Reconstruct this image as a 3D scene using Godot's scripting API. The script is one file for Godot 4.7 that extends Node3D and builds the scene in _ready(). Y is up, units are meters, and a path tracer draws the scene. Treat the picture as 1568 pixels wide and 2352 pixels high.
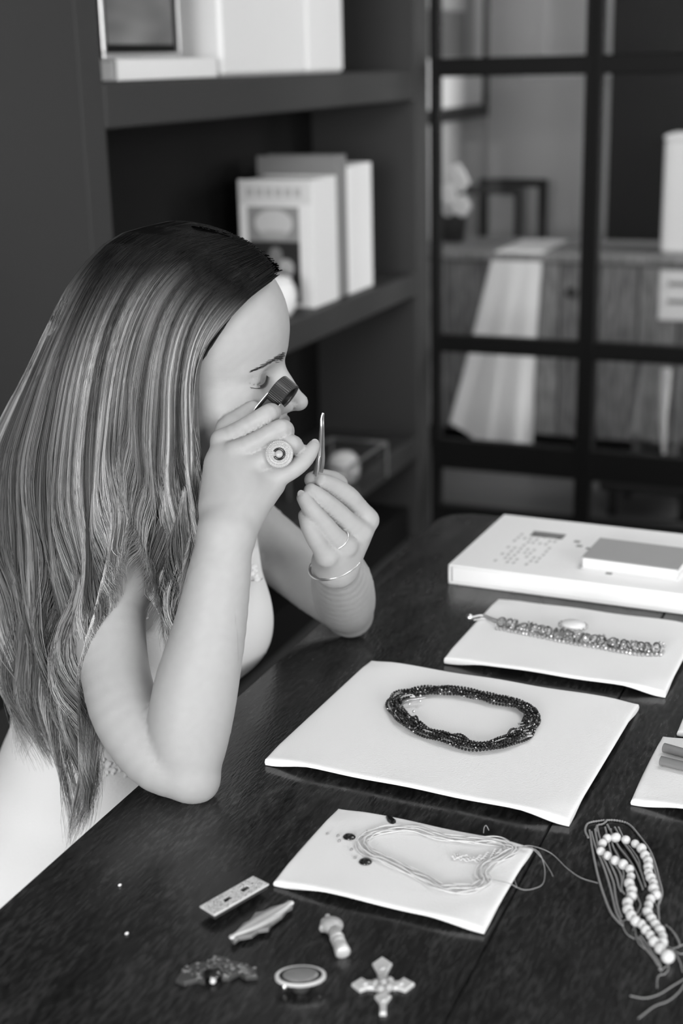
extends Node3D
# A woman looks at a gem through a loupe at a dark table. Metres, y up; x runs across the table, -z towards the glass doors.

class Shape:
	var v := PackedVector3Array()
	var n := PackedVector3Array()
	var c := PackedColorArray()
	var t := PackedVector2Array()
	var i := PackedInt32Array()
	var col := Color.WHITE

	# one closed or open piece; triangles anticlockwise seen from outside
	func piece(p: PackedVector3Array, f: PackedInt32Array, flat := false, orient := true, cols := PackedColorArray()) -> void:
		if orient:
			var m := Vector3.ZERO
			for q in p: m += q
			m /= p.size()
			var vol := 0.0
			for k in range(0, f.size(), 3): vol += (p[f[k]] - m).dot((p[f[k + 1]] - m).cross(p[f[k + 2]] - m))
			if vol < 0.0:
				for k in range(0, f.size(), 3):
					var s := f[k]
					f[k] = f[k + 1]
					f[k + 1] = s
		var b := v.size()
		if flat:
			for k in range(0, f.size(), 3):
				var nn := (p[f[k + 1]] - p[f[k]]).cross(p[f[k + 2]] - p[f[k]]).normalized()
				for j in [0, 2, 1]:
					v.append(p[f[k + j]])
					n.append(nn)
					c.append(cols[f[k + j]] if cols.size() else col)
					i.append(v.size() - 1)
			return
		var acc := PackedVector3Array()
		acc.resize(p.size())
		for k in range(0, f.size(), 3):
			var w := (p[f[k + 1]] - p[f[k]]).cross(p[f[k + 2]] - p[f[k]])
			acc[f[k]] += w
			acc[f[k + 1]] += w
			acc[f[k + 2]] += w
			i.append(b + f[k])
			i.append(b + f[k + 2])
			i.append(b + f[k + 1])
		for k in p.size():
			v.append(p[k])
			n.append(acc[k].normalized())
			c.append(cols[k] if cols.size() else col)

	func sheet(p: PackedVector3Array, nu: int, wrap_u := false, wrap_v := false, caps := false, orient := true, cols := PackedColorArray()) -> void:
		var nv := p.size() / nu
		var f := PackedInt32Array()
		for b in (nv if wrap_v else nv - 1):
			for a in (nu if wrap_u else nu - 1):
				var a2 := (a + 1) % nu
				var b2 := (b + 1) % nv
				f.append_array([b * nu + a, b * nu + a2, b2 * nu + a2, b * nu + a, b2 * nu + a2, b2 * nu + a])
		if caps:
			for e in [0, nv - 1]:
				var m := Vector3.ZERO
				for a in nu: m += p[e * nu + a]
				p.append(m / nu)
				if cols.size(): cols.append(cols[e * nu])
				var at := p.size() - 1
				for a in nu:
					var a2 := (a + 1) % nu
					f.append_array([at, e * nu + a2, e * nu + a] if e == 0 else [at, e * nu + a, e * nu + a2])
		piece(p, f, false, orient, cols)

	func box(at: Vector3, size: Vector3, bevel := 0.002, turn := Basis()) -> void:
		var h := size / 2.0
		bevel = minf(bevel, minf(h.x, minf(h.y, h.z)) * 0.9)
		var p := PackedVector3Array()
		for s in 8:
			var g := Vector3(1 if s & 1 else -1, 1 if s & 2 else -1, 1 if s & 4 else -1)
			for ax in 3:
				var q := h - Vector3.ONE * bevel
				q[ax] = h[ax]
				p.append(at + turn * (g * q))
		var f := PackedInt32Array()
		var add := func(idx: Array) -> void:
			var m := Vector3.ZERO
			for k in idx: m += p[k]
			m = m / idx.size() - at
			for k in range(1, idx.size() - 1):
				var w := (p[idx[k]] - p[idx[0]]).cross(p[idx[k + 1]] - p[idx[0]])
				f.append_array([idx[0], idx[k], idx[k + 1]] if w.dot(m) > 0 else [idx[0], idx[k + 1], idx[k]])
		for ax in 3:
			var u := 1 << ((ax + 1) % 3)
			var w := 1 << ((ax + 2) % 3)
			for side in [0, 1 << ax]:
				add.call([side * 3 + ax, (side + u) * 3 + ax, (side + u + w) * 3 + ax, (side + w) * 3 + ax])
			var a1 := (ax + 1) % 3
			var a2 := (ax + 2) % 3
			for k in 4:
				var lo := (u if k & 1 else 0) + (w if k & 2 else 0)
				var hi := lo + (1 << ax)
				add.call([lo * 3 + a1, hi * 3 + a1, hi * 3 + a2, lo * 3 + a2])
		for s in 8: add.call([s * 3, s * 3 + 1, s * 3 + 2])
		piece(p, f, true, false)

	func tube(path: PackedVector3Array, radii: PackedFloat32Array, sides := 8, closed := false, squash := 1.0, up := Vector3.UP) -> void:
		var k := path.size()
		var p := PackedVector3Array()
		var u := Vector3.ZERO
		for a in k:
			var d := path[(a + 1) % k] - path[a - 1] if closed else path[mini(a + 1, k - 1)] - path[maxi(a - 1, 0)]
			d = d.normalized()
			if a == 0:
				u = up if absf(up.dot(d)) < 0.95 else Vector3.RIGHT
			u = (u - d * u.dot(d)).normalized()
			var w := d.cross(u)
			var r := radii[mini(a, radii.size() - 1)]
			for s in sides:
				var g := TAU * s / sides
				p.append(path[a] + u * (cos(g) * r * squash) + w * (sin(g) * r))
		sheet(p, sides, true, closed, not closed)

	func lathe(profile: PackedVector2Array, at: Transform3D, segs := 24, caps := true, ripple := 0.0, waves := 0) -> void:
		var p := PackedVector3Array()
		for q in profile:
			for s in segs:
				var g := TAU * s / segs
				var r := q.x * (1.0 + ripple * cos(g * waves))
				p.append(at * Vector3(cos(g) * r, q.y, sin(g) * r))
		sheet(p, segs, true, false, caps)

	func ball(at: Vector3, r: Vector3, turn := Basis(), segs := 12, rings := 8) -> void:
		var pr := PackedVector2Array()
		for k in range(0, rings + 1):
			var a := PI * (0.02 + 0.96 * k / rings)
			pr.append(Vector2(sin(a), cos(a)))
		lathe(pr, Transform3D(turn * Basis.from_scale(r), at), segs)

	# outline in the x-z plane, raised from y0 to y1 with a bevelled upper edge
	func plate(poly: PackedVector2Array, y0: float, y1: float, bevel: float, at: Transform3D) -> void:
		var k := poly.size()
		var area := 0.0
		for a in k: area += poly[a].cross(poly[(a + 1) % k])
		var inner := PackedVector2Array()
		for a in k:
			var e := (poly[(a + 1) % k] - poly[a]).normalized()
			var g := (poly[a] - poly[a - 1]).normalized()
			var nn := (Vector2(-e.y, e.x) + Vector2(-g.y, g.x)).normalized()
			inner.append(poly[a] + nn * bevel * (1.0 if area > 0 else -1.0))
		for rows in [[poly, y0, poly, y1 - bevel], [poly, y1 - bevel, inner, y1]]:
			var q := PackedVector3Array()
			for s in 2:
				for a in k: q.append(at * Vector3(rows[s * 2][a].x, rows[s * 2 + 1], rows[s * 2][a].y))
			var f := PackedInt32Array()
			for a in k:
				var b := (a + 1) % k
				f.append_array([a, b, k + b, a, k + b, k + a])
			piece(q, f, true)
		for s in [[inner, y1, 1.0], [poly, y0, -1.0]]:
			var q := PackedVector3Array()
			for a in k: q.append(at * Vector3(s[0][a].x, s[1], s[0][a].y))
			var f := Geometry2D.triangulate_polygon(s[0])
			var up: Vector3 = at.basis.y * s[2]
			for a in range(0, f.size(), 3):
				if (q[f[a + 1]] - q[f[a]]).cross(q[f[a + 2]] - q[f[a]]).dot(up) < 0:
					var x := f[a]
					f[a] = f[a + 1]
					f[a + 1] = x
			piece(q, f, true, false)

	func mesh() -> ArrayMesh:
		var a := []
		a.resize(Mesh.ARRAY_MAX)
		a[Mesh.ARRAY_VERTEX] = v
		a[Mesh.ARRAY_NORMAL] = n
		a[Mesh.ARRAY_COLOR] = c
		if t.size() == v.size(): a[Mesh.ARRAY_TEX_UV] = t
		a[Mesh.ARRAY_INDEX] = i
		var m := ArrayMesh.new()
		m.add_surface_from_arrays(Mesh.PRIMITIVE_TRIANGLES, a)
		return m


# a tapered capsule (bone) or an ellipsoid of a distance field
class Bone:
	var round_one := false
	var a: Vector3
	var ab: Vector3
	var il: float
	var ra: float
	var dr: float
	var inv: Transform3D
	var r: Vector3
	var r2: Vector3
	var k: float

	func d(p: Vector3) -> float:
		if round_one:
			var q := inv * p
			var k1 := (q / r2).length()
			if k1 < 1e-6: return -minf(r.x, minf(r.y, r.z))
			var k0 := (q / r).length()
			return k0 * (k0 - 1.0) / k1
		var w := p - a
		var h := clampf(w.dot(ab) * il, 0.0, 1.0)
		return (w - ab * h).length() - ra - dr * h


class Field:
	var groups: Array = []      # each an array of bones, joined softly inside
	var join: PackedFloat32Array = []
	var cuts: Array = []
	var grow := 0.0
	var planes: Array = []      # half spaces cut away: [normal, offset]

	func group(k: float) -> Array:
		groups.append([])
		join.append(k)
		return groups[-1]

	func bone(g: Array, a: Vector3, b: Vector3, ra: float, rb: float, k := 0.01) -> void:
		var o := Bone.new()
		o.a = a
		o.ab = b - a
		o.il = 1.0 / maxf(o.ab.length_squared(), 1e-9)
		o.ra = ra
		o.dr = rb - ra
		o.k = k
		g.append(o)

	func chain(g: Array, p: Array, r: Array, k := 0.01) -> void:
		for s in p.size() - 1: bone(g, p[s], p[s + 1], r[s], r[s + 1], k)

	# a limb or finger: many short bones along a smooth curve, so that no seam shows
	func limb(g: Array, p: Array, r: Array, n := 14) -> void:
		var k := p.size()
		var last := Vector3.ZERO
		var lr := 0.0
		for s in n + 1:
			var t := float(s) / n * (k - 1)
			var a := mini(int(t), k - 2)
			var f := t - a
			var at: Vector3 = p[a].cubic_interpolate(p[a + 1], p[a - 1] if a > 0 else p[0] * 2.0 - p[1], p[a + 2] if a + 2 < k else p[k - 1] * 2.0 - p[k - 2], f)
			var rr: float = cubic_interpolate(r[a], r[a + 1], r[a - 1] if a > 0 else r[0], r[a + 2] if a + 2 < k else r[k - 1], f)
			if s > 0: bone(g, last, at, lr, rr, 0.0012)
			last = at
			lr = rr

	func egg(g: Array, at: Vector3, r: Vector3, turn := Basis(), k := 0.01) -> void:
		var o := Bone.new()
		o.round_one = true
		o.inv = Transform3D(turn, at).affine_inverse()
		o.r = r
		o.r2 = r * r
		o.k = k
		g.append(o)

	func value(p: Vector3, gs: Array, js: PackedFloat32Array, cs: Array) -> float:
		var all := 1e3
		for gi in gs.size():
			var dg := 1e3
			for b in gs[gi]:
				var e: float = b.d(p)
				var k: float = b.k
				var h := maxf(k - absf(dg - e), 0.0) / k
				dg = minf(dg, e) - h * h * k * 0.25
			var k2 := js[gi]
			var h2 := maxf(k2 - absf(all - dg), 0.0) / k2
			all = minf(all, dg) - h2 * h2 * k2 * 0.25
		for b in cs:
			var e: float = -b.d(p)
			var k: float = b.k
			var h := maxf(k - absf(all - e), 0.0) / k
			all = maxf(all, e) + h * h * k * 0.25
		all -= grow
		for q in planes: all = maxf(all, q[0].dot(p) - q[1])
		return all

	# surface nets over blocks of 4 cells, visited only where the surface passes
	func mesh_into(st: Shape, lo: Vector3, hi: Vector3, cell: float, skip: Array = [], tint = null) -> void:
		var found := {}
		var edges := PackedInt64Array()
		var sides := PackedByteArray()
		var pos := PackedVector3Array()
		var nor := PackedVector3Array()
		var R4 := 2.0 * cell * 1.733
		var R16 := 8.0 * cell * 1.733
		var big := Vector3i(((hi - lo) / (cell * 16.0)).ceil())
		for bx in big.x:
			for by in big.y:
				for bz in big.z:
					var o16 := lo + Vector3(bx, by, bz) * 16.0 * cell
					var mid := o16 + Vector3.ONE * 8.0 * cell
					var d16 := value(mid, groups, join, cuts)
					if absf(d16) > R16 * 1.6 + 0.01: continue
					var gs := []
					var js := PackedFloat32Array()
					for gi in groups.size():
						var keep := []
						for b in groups[gi]:
							if b.d(mid) < d16 + grow + 2.0 * R16 + 0.045: keep.append(b)
						if keep:
							gs.append(keep)
							js.append(join[gi])
					var cs := cuts.filter(func(b): return b.d(mid) < R16 * 1.6 + 0.01)
					for s in 64:
						var o := o16 + Vector3(s & 3, (s >> 2) & 3, s >> 4) * 4.0 * cell
						var m4 := o + Vector3.ONE * 2.0 * cell
						var d4 := value(m4, gs, js, cs)
						if absf(d4) > R4 * 1.5 + cell: continue
						var gs4 := []
						var js4 := PackedFloat32Array()
						for gi in gs.size():
							var keep := []
							for b in gs[gi]:
								if b.d(m4) < d4 + grow + 2.0 * R4 + 0.03: keep.append(b)
							if keep:
								gs4.append(keep)
								js4.append(js[gi])
						var cs4 := cs.filter(func(b): return b.d(m4) < R4 * 1.5 + 0.006)
						var val := PackedFloat32Array()
						val.resize(125)
						var at := 0
						var pos_n := 0
						for z in 5:
							for y in 5:
								for x in 5:
									var e := value(o + Vector3(x, y, z) * cell, gs4, js4, cs4)
									val[at] = e
									if e > 0: pos_n += 1
									at += 1
						if pos_n == 0 or pos_n == 125: continue
						for z in 4:
							for y in 4:
								for x in 4:
									var q := x + y * 5 + z * 25
									var c0 := val[q]
									var c1 := val[q + 1]
									var c2 := val[q + 5]
									var c3 := val[q + 6]
									var c4 := val[q + 25]
									var c5 := val[q + 26]
									var c6 := val[q + 30]
									var c7 := val[q + 31]
									var inside := int(c0 < 0) + int(c1 < 0) + int(c2 < 0) + int(c3 < 0) + int(c4 < 0) + int(c5 < 0) + int(c6 < 0) + int(c7 < 0)
									if inside == 0 or inside == 8: continue
									var g := Vector3(c1 - c0 + c3 - c2 + c5 - c4 + c7 - c6, c2 - c0 + c3 - c1 + c6 - c4 + c7 - c5, c4 - c0 + c5 - c1 + c6 - c2 + c7 - c3)
									var mean := (c0 + c1 + c2 + c3 + c4 + c5 + c6 + c7) / 8.0
									var gl := g.length() / (4.0 * cell)
									var w := o + Vector3(x + 0.5, y + 0.5, z + 0.5) * cell
									var nn := g.normalized()
									w -= nn * clampf(mean / maxf(gl, 0.2), -cell * 0.7, cell * 0.7)
									var gone := false
									for bx2 in skip:
										if bx2.has_point(w): gone = true
									if gone: continue
									var key := ((bx * 16 + (s & 3) * 4 + x) * 4096 + by * 16 + ((s >> 2) & 3) * 4 + y) * 4096 + bz * 16 + (s >> 4) * 4 + z
									found[key] = pos.size()
									pos.append(w)
									nor.append(nn)
									var up := c0 < 0
									for ax in 3:
										var other := c1 if ax == 0 else (c2 if ax == 1 else c4)
										if up != (other < 0):
											edges.append(key)
											sides.append(ax * 2 + int(up))
		var b := st.v.size()
		st.v.append_array(pos)
		st.n.append_array(nor)
		for k in pos.size(): st.c.append(tint.call(pos[k]) if tint else st.col)
		var step := [4096 * 4096, 4096, 1]
		for k in edges.size():
			var ax := sides[k] >> 1
			var u: int = step[(ax + 1) % 3]
			var w: int = step[(ax + 2) % 3]
			var key := edges[k]
			if not (found.has(key - u) and found.has(key - w) and found.has(key - u - w)): continue
			var p0: int = found[key] + b
			var p1: int = found[key - u] + b
			var p2: int = found[key - u - w] + b
			var p3: int = found[key - w] + b
			st.i.append_array([p0, p2, p1, p0, p3, p2] if sides[k] & 1 else [p0, p1, p2, p0, p2, p3])


var rng := RandomNumberGenerator.new()
var names := {}
var M := {}


func curve(p: Array, n: int, closed := false) -> PackedVector3Array:
	var out := PackedVector3Array()
	var k := p.size()
	for s in n:
		var t := float(s) / (n if closed else n - 1) * (k if closed else k - 1)
		var a := mini(int(t), k - 1 if closed else k - 2)
		var f := t - a
		if closed: out.append(p[a].cubic_interpolate(p[(a + 1) % k], p[(a - 1 + k) % k], p[(a + 2) % k], f))
		else: out.append(p[a].cubic_interpolate(p[a + 1], p[a - 1] if a > 0 else p[0] * 2.0 - p[1], p[a + 2] if a + 2 < k else p[k - 1] * 2.0 - p[k - 2], f))
	return out


func numbered(called: String) -> String:
	names[called] = names.get(called, -1) + 1
	return called if names[called] == 0 else "%s_%03d" % [called, names[called]]


func tag(o: Node3D, label: String, category: String, group := "") -> Node3D:
	o.set_meta("label", label)
	o.set_meta("category", category)
	if group: o.set_meta("group", group)
	return o


func thing(called: String, label: String, category: String, at := Vector3.ZERO, group := "") -> Node3D:
	var o := Node3D.new()
	o.name = numbered(called)
	o.position = at
	add_child(o)
	return tag(o, label, category, group)


# commits a shape given in world coordinates as one mesh under its thing
func obj(called: String, st: Shape, m: Material, parent: Node3D = self) -> MeshInstance3D:
	var o := MeshInstance3D.new()
	o.name = numbered(called) if parent == self else called
	if parent != self:
		var base: Vector3 = parent.position
		if parent.get_parent() != self and parent.get_parent() is Node3D: base += parent.get_parent().position
		if base != Vector3.ZERO:
			for k in st.v.size(): st.v[k] -= base
	o.mesh = st.mesh()
	o.material_override = m
	parent.add_child(o, true)
	return o


func struct(called: String, st: Shape, m: Material, parent: Node3D = self) -> MeshInstance3D:
	var o := obj(called, st, m, parent)
	if parent == self: o.set_meta("kind", "structure")
	return o


func grey(lin: float, rough := 0.6, spec := 0.5, metal := 0.0) -> StandardMaterial3D:
	var m := StandardMaterial3D.new()
	m.albedo_color = Color(lin, lin, lin).linear_to_srgb()
	m.roughness = rough
	m.metallic_specular = spec
	m.metallic = metal
	return m


func noise_tex(freq: float, octaves: int, lo: float, hi: float, seed_n: int, size := 512, normal := 0.0, stretch := 1) -> NoiseTexture2D:
	var f := FastNoiseLite.new()
	f.seed = seed_n
	f.frequency = freq
	f.fractal_octaves = octaves
	var t := NoiseTexture2D.new()
	t.width = size / stretch
	t.height = size
	t.noise = f
	t.seamless = true
	if normal > 0:
		t.as_normal_map = true
		t.bump_strength = normal
	else:
		var g := Gradient.new()
		g.set_color(0, Color(lo, lo, lo))
		g.set_color(1, Color(hi, hi, hi))
		t.color_ramp = g
	return t


func relief(m: StandardMaterial3D, freq: float, scale: float, cm: float, seed_n: int) -> StandardMaterial3D:
	m.uv1_triplanar = true
	m.uv1_world_triplanar = true
	m.uv1_scale = Vector3.ONE * scale
	m.heightmap_enabled = true
	m.heightmap_texture = noise_tex(freq, 3, 0.0, 1.0, seed_n)
	m.heightmap_scale = cm
	return m


func box_obj(called: String, at: Vector3, size: Vector3, m: Material, parent: Node3D, bevel := 0.002, turn := Basis()) -> MeshInstance3D:
	var s := Shape.new()
	s.box(at, size, bevel, turn)
	return obj(called, s, m, parent)


func _ready() -> void:
	rng.seed = 7
	# camera: a normal lens, its aperture 12.5 mm across, focused on the hands
	var cam := Camera3D.new()
	cam.name = "camera"
	cam.transform = Transform3D(Basis(Vector3(0.921926, -0.023132, -0.386676), Vector3(-0.096429, 0.953087, -0.286926), Vector3(0.375173, 0.301811, 0.876445)), Vector3(0, 1.39, 0))
	cam.fov = 39.6
	cam.near = 0.05
	cam.far = 60.0
	var lens := CameraAttributesPhysical.new()
	lens.frustum_focal_length = 33.337
	lens.exposure_aperture = 2.67
	lens.frustum_focus_distance = 1.34
	cam.attributes = lens
	add_child(cam)
	# daylight: an even overcast sky outside the windows
	var e := Environment.new()
	var sky := ProceduralSkyMaterial.new()
	sky.sky_top_color = Color(0.75, 0.75, 0.75)
	sky.sky_horizon_color = Color(0.85, 0.85, 0.85)
	sky.ground_bottom_color = Color(0.3, 0.3, 0.3)
	sky.ground_horizon_color = Color(0.5, 0.5, 0.5)
	sky.sun_angle_max = 0.0
	e.sky = Sky.new()
	e.sky.sky_material = sky
	e.background_mode = Environment.BG_SKY
	e.background_energy_multiplier = 2.0
	e.tonemap_mode = Environment.TONE_MAPPER_LINEAR
	e.tonemap_exposure = 1.0
	e.sdfgi_enabled = true
	e.ssao_enabled = true
	e.ssil_enabled = true
	var we := WorldEnvironment.new()
	we.name = "environment"
	we.environment = e
	add_child(we)
	# soft daylight through the window behind the camera, and a second one in the room beyond the glass doors
	area_light("window_daylight", Vector3(-0.1, 1.75, 4.12), Vector3(-0.55, 0.95, -1.2), Vector2(2.4, 1.5), 25.0)
	area_light("far_window_daylight", Vector3(1.3, 1.7, -4.85), Vector3(-1.4, 1.2, -5.2), Vector2(0.9, 1.2), 7.0)
	area_light("side_window_daylight", Vector3(2.93, 1.6, -2.7), Vector3(-1.4, 1.1, -2.7), Vector2(1.3, 1.3), 2.0)
	area_light("front_side_window_daylight", Vector3(2.93, 1.6, 1.5), Vector3(-0.55, 0.95, -1.4), Vector2(1.8, 1.3), 11.0)
	materials()
	room()
	added_lamp()
	bookcase()
	far_room()
	table()
	boards()
	jewellery()
	woman()


func area_light(called: String, at: Vector3, to: Vector3, size: Vector2, energy: float) -> void:
	var l := AreaLight3D.new()
	l.name = called
	l.area_size = size
	l.light_energy = energy
	l.area_range = 14.0
	l.area_attenuation = 2.0
	l.shadow_enabled = true
	l.position = at
	add_child(l)
	l.look_at(to)


func materials() -> void:
	M.wall = relief(grey(0.045, 0.75, 0.3), 0.03, 3.0, 0.02, 1)
	M.pale_wall = relief(grey(0.5, 0.8, 0.3), 0.03, 3.0, 0.02, 2)
	M.ceiling = grey(0.75, 0.9, 0.3)
	M.floor = relief(grey(0.06, 0.5, 0.4), 0.02, 2.0, 0.03, 3)
	M.paint = grey(0.038, 0.55, 0.4)
	M.niche = grey(0.009, 0.65, 0.25)
	M.steel = grey(0.006, 0.55, 0.25)
	M.pane = grey(0.02, 0.02, 0.3)
	M.pane.transparency = BaseMaterial3D.TRANSPARENCY_ALPHA
	M.pane.albedo_color.a = 0.01
	M.pane_clear = M.pane
	M.white = grey(0.82, 0.5, 0.4)
	M.paper = grey(0.78, 0.75, 0.3)
	M.silver = grey(0.6, 0.3, 0.5, 1.0)
	M.black = grey(0.01, 0.4, 0.5)
	M.glaze = grey(0.6, 0.15, 0.5)
	M.grey_cover = grey(0.22, 0.6, 0.4)
	M.print = grey(0.35, 0.5)
	M.print_dark = grey(0.12, 0.5)
	M.glass = grey(1.0, 0.03, 0.5)
	M.glass.refraction_enabled = true
	M.glass.refraction_scale = 0.05
	M.glass.albedo_color.a = 0.0
	M.dark_wood = grey(0.02, 0.5, 0.4)
	M.note_cover = grey(0.32, 0.6, 0.4)
	M.faint_ink = grey(0.5, 0.7, 0.3)
	M.ink = grey(0.2, 0.7, 0.3)
	M.jet = grey(0.008, 0.12, 0.6)
	M.bright_metal = grey(0.75, 0.35, 0.5, 1.0)
	M.pale_bead = grey(0.6, 0.35, 0.5)
	M.thread = grey(0.27, 0.8, 0.3)
	M.grey_bead = grey(0.45, 0.28, 0.5, 0.6)
	M.dark_metal = grey(0.12, 0.35, 0.5, 0.7)
	M.tarnished = grey(0.3, 0.4, 0.5, 0.6)
	M.grey_glass = grey(0.16, 0.08, 0.6)
	M.pearl = grey(0.58, 0.28, 0.5)
	M.seed_bead = grey(0.22, 0.25, 0.5)
	M.old_silver = grey(0.62, 0.48, 0.5, 0.35)
	M.ring_metal = grey(0.42, 0.5, 0.4, 0.2)
	M.ring_stone = grey(0.40, 0.3, 0.5)
	M.jet_bead = grey(0.010, 0.12, 0.6)
	M.chip = grey(0.25, 0.2, 0.5)
	M.carved = grey(0.35, 0.35, 0.5)
	M.skin = relief(grey(1.0, 0.5, 0.35), 0.12, 14.0, 0.006, 9)
	M.skin.vertex_color_use_as_albedo = true
	M.nail = grey(0.33, 0.3, 0.5)
	M.hair = grey(1.0, 0.42, 0.22)
	M.hair.vertex_color_use_as_albedo = true
	M.cloth = relief(grey(0.78, 0.9, 0.2), 0.06, 8.0, 0.03, 8)
	M.black_ribbed = grey(0.014, 0.3, 0.5)
	M.steel_bright = grey(0.5, 0.3, 0.5, 1.0)
	M.canvas = relief(grey(0.78, 0.85, 0.25), 0.09, 9.0, 0.02, 5)
	var w := grey(1.0, 0.5, 0.4)
	w.uv1_triplanar = true
	w.uv1_world_triplanar = true
	w.uv1_scale = Vector3(7.0, 2.0, 1.6)
	w.albedo_texture = noise_tex(0.03, 5, 0.09, 0.30, 11, 1024)
	w.roughness_texture = noise_tex(0.012, 4, 0.25, 0.62, 12, 512)
	w.heightmap_enabled = true
	w.heightmap_texture = noise_tex(0.04, 4, 0.0, 1.0, 13, 1024)
	w.heightmap_scale = 0.012
	w.detail_enabled = true
	w.detail_blend_mode = BaseMaterial3D.BLEND_MODE_MUL
	w.detail_albedo = noise_tex(0.006, 5, 0.55, 1.0, 14, 512)
	w.uv2_triplanar = true
	w.uv2_world_triplanar = true
	w.uv2_scale = Vector3(2.3, 2.3, 2.3)
	M.table = w
	var cab := grey(1.0, 0.6, 0.4)
	cab.uv1_triplanar = true
	cab.uv1_world_triplanar = true
	cab.uv1_scale = Vector3(6.0, 0.8, 6.0)
	cab.albedo_texture = noise_tex(0.02, 4, 0.36, 0.66, 17, 512)
	M.old_wood = cab
	M.plank = []
	for k in 3:
		var pk := cab.duplicate()
		pk.albedo_color = Color.WHITE * [1.0, 0.85, 0.92][k]
		pk.uv1_offset = Vector3(k * 0.37, k * 0.21, 0)
		M.plank.append(pk)


func plain_box(called: String, lo: Vector3, hi: Vector3, m: Material) -> MeshInstance3D:
	var s := Shape.new()
	s.box((lo + hi) / 2.0, hi - lo, 0.001)
	return struct(called, s, m)


# a wall in a plane of constant x or z with one opening left in it
func wall_with_hole(called: String, lo: Vector3, hi: Vector3, ax: int, h0: Vector2, h1: Vector2, m: Material) -> MeshInstance3D:
	var s := Shape.new()
	for r in [[lo[ax], h0.x, lo.y, hi.y], [h1.x, hi[ax], lo.y, hi.y], [h0.x, h1.x, lo.y, h0.y], [h0.x, h1.x, h1.y, hi.y]]:
		if r[1] - r[0] < 0.005 or r[3] - r[2] < 0.005: continue
		var a := lo
		var b := hi
		a[ax] = r[0]
		b[ax] = r[1]
		a.y = r[2]
		b.y = r[3]
		s.box((a + b) / 2.0, b - a, 0.0008)
	return struct(called, s, m)


func window(called: String, at: Vector3, w: float, h: float, turn: float) -> void:
	var b := Basis(Vector3.UP, turn)
	var s := Shape.new()
	for x in [-1, 1]: s.box(at + b * Vector3(x * (w / 2 - 0.03), 0, 0), Vector3(0.06, h, 0.07), 0.004, b)
	for y in [-1, 1]: s.box(at + Vector3(0, y * (h / 2 - 0.03), 0), Vector3(w - 0.12, 0.06, 0.07), 0.004, b)
	s.box(at, Vector3(0.04, h - 0.12, 0.05), 0.004, b)
	var o := struct(called, s, M.white)
	for x in [-1, 1]:
		var p := Shape.new()
		p.box(at + b * Vector3(x * (w / 4 - 0.02), 0, 0), Vector3(w / 2 - 0.08, h - 0.12, 0.006), 0.001, b)
		obj("pane", p, M.pane, o)


func room() -> void:
	var y1 := 2.75
	plain_box("floor", Vector3(-1.95, -0.1, -6.2), Vector3(3.1, 0, 4.4), M.floor)
	plain_box("ceiling", Vector3(-1.9, y1, -6.2), Vector3(3.1, y1 + 0.1, 4.4), M.ceiling)
	plain_box("wall_left", Vector3(-1.9, 0, -2.174), Vector3(-1.4, y1, 4.4), M.wall)
	wall_with_hole("wall_right", Vector3(3.0, 0, -4.09), Vector3(3.1, y1, -0.5), 2, Vector2(-3.4, 0.9), Vector2(-2.0, 2.3), M.pale_wall)
	wall_with_hole("wall_right_front", Vector3(3.0, 0, -0.5), Vector3(3.1, y1, 4.4), 2, Vector2(0.55, 0.9), Vector2(2.45, 2.3), M.pale_wall)
	window("window_3", Vector3(3.05, 1.6, -2.7), 1.4, 1.4, PI / 2)
	window("window_4", Vector3(3.05, 1.6, 1.5), 1.9, 1.4, PI / 2)
	wall_with_hole("wall_front", Vector3(-1.4, 0, 4.2), Vector3(3.0, y1, 4.4), 0, Vector2(-1.3, 0.9), Vector2(1.3, 2.5), M.pale_wall)
	window("window_1", Vector3(0.0, 1.7, 4.3), 2.6, 1.6, 0.0)
	# the wall with the steel doors
	wall_with_hole("wall_back", Vector3(-1.4, 0, -4.09), Vector3(3.0, y1, -3.97), 0, Vector2(-1.4, 0.0), Vector2(0.0, 2.35), M.wall)
	for k in 2: door(k)


# black steel doors with glass between thin bars
func door(k: int) -> void:
	var s := Shape.new()
	var x0 := -1.4 + k * 0.47
	var x1 := x0 + (0.47 if k == 0 else 0.93)
	var z := -4.0
	var bar := [0.0, 0.24, 0.58, 1.367, 2.15, 2.33]
	s.box(Vector3(x0 + 0.012, 1.17, z), Vector3(0.024, 2.34, 0.045), 0.003)
	s.box(Vector3(x1 - 0.012, 1.17, z), Vector3(0.024, 2.34, 0.045), 0.003)
	if k == 1: s.box(Vector3((x0 + x1) / 2, 1.17, z), Vector3(0.036, 2.34, 0.04), 0.003)
	for y in [0.03, 0.24, 0.581, 1.367, 2.15, 2.32]:
		s.box(Vector3((x0 + x1) / 2, y, z), Vector3(x1 - x0 - 0.04, 0.05 if y > 0.3 else 0.09, 0.04), 0.003)
	var o := struct("door_%d" % (k + 1), s, M.steel)
	var ys := [0.285, 0.556, 0.606, 1.342, 1.392, 2.125]
	var xs := [[x0 + 0.024, x1 - 0.024]] if k == 0 else [[x0 + 0.024, (x0 + x1) / 2 - 0.018], [(x0 + x1) / 2 + 0.018, x1 - 0.024]]
	for xx in xs:
		for r in 3:
			var p := Shape.new()
			p.box(Vector3((xx[0] + xx[1]) / 2, (ys[r * 2] + ys[r * 2 + 1]) / 2, z), Vector3(xx[1] - xx[0], ys[r * 2 + 1] - ys[r * 2], 0.006), 0.001)
			obj("pane", p, M.pane, o)


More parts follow.
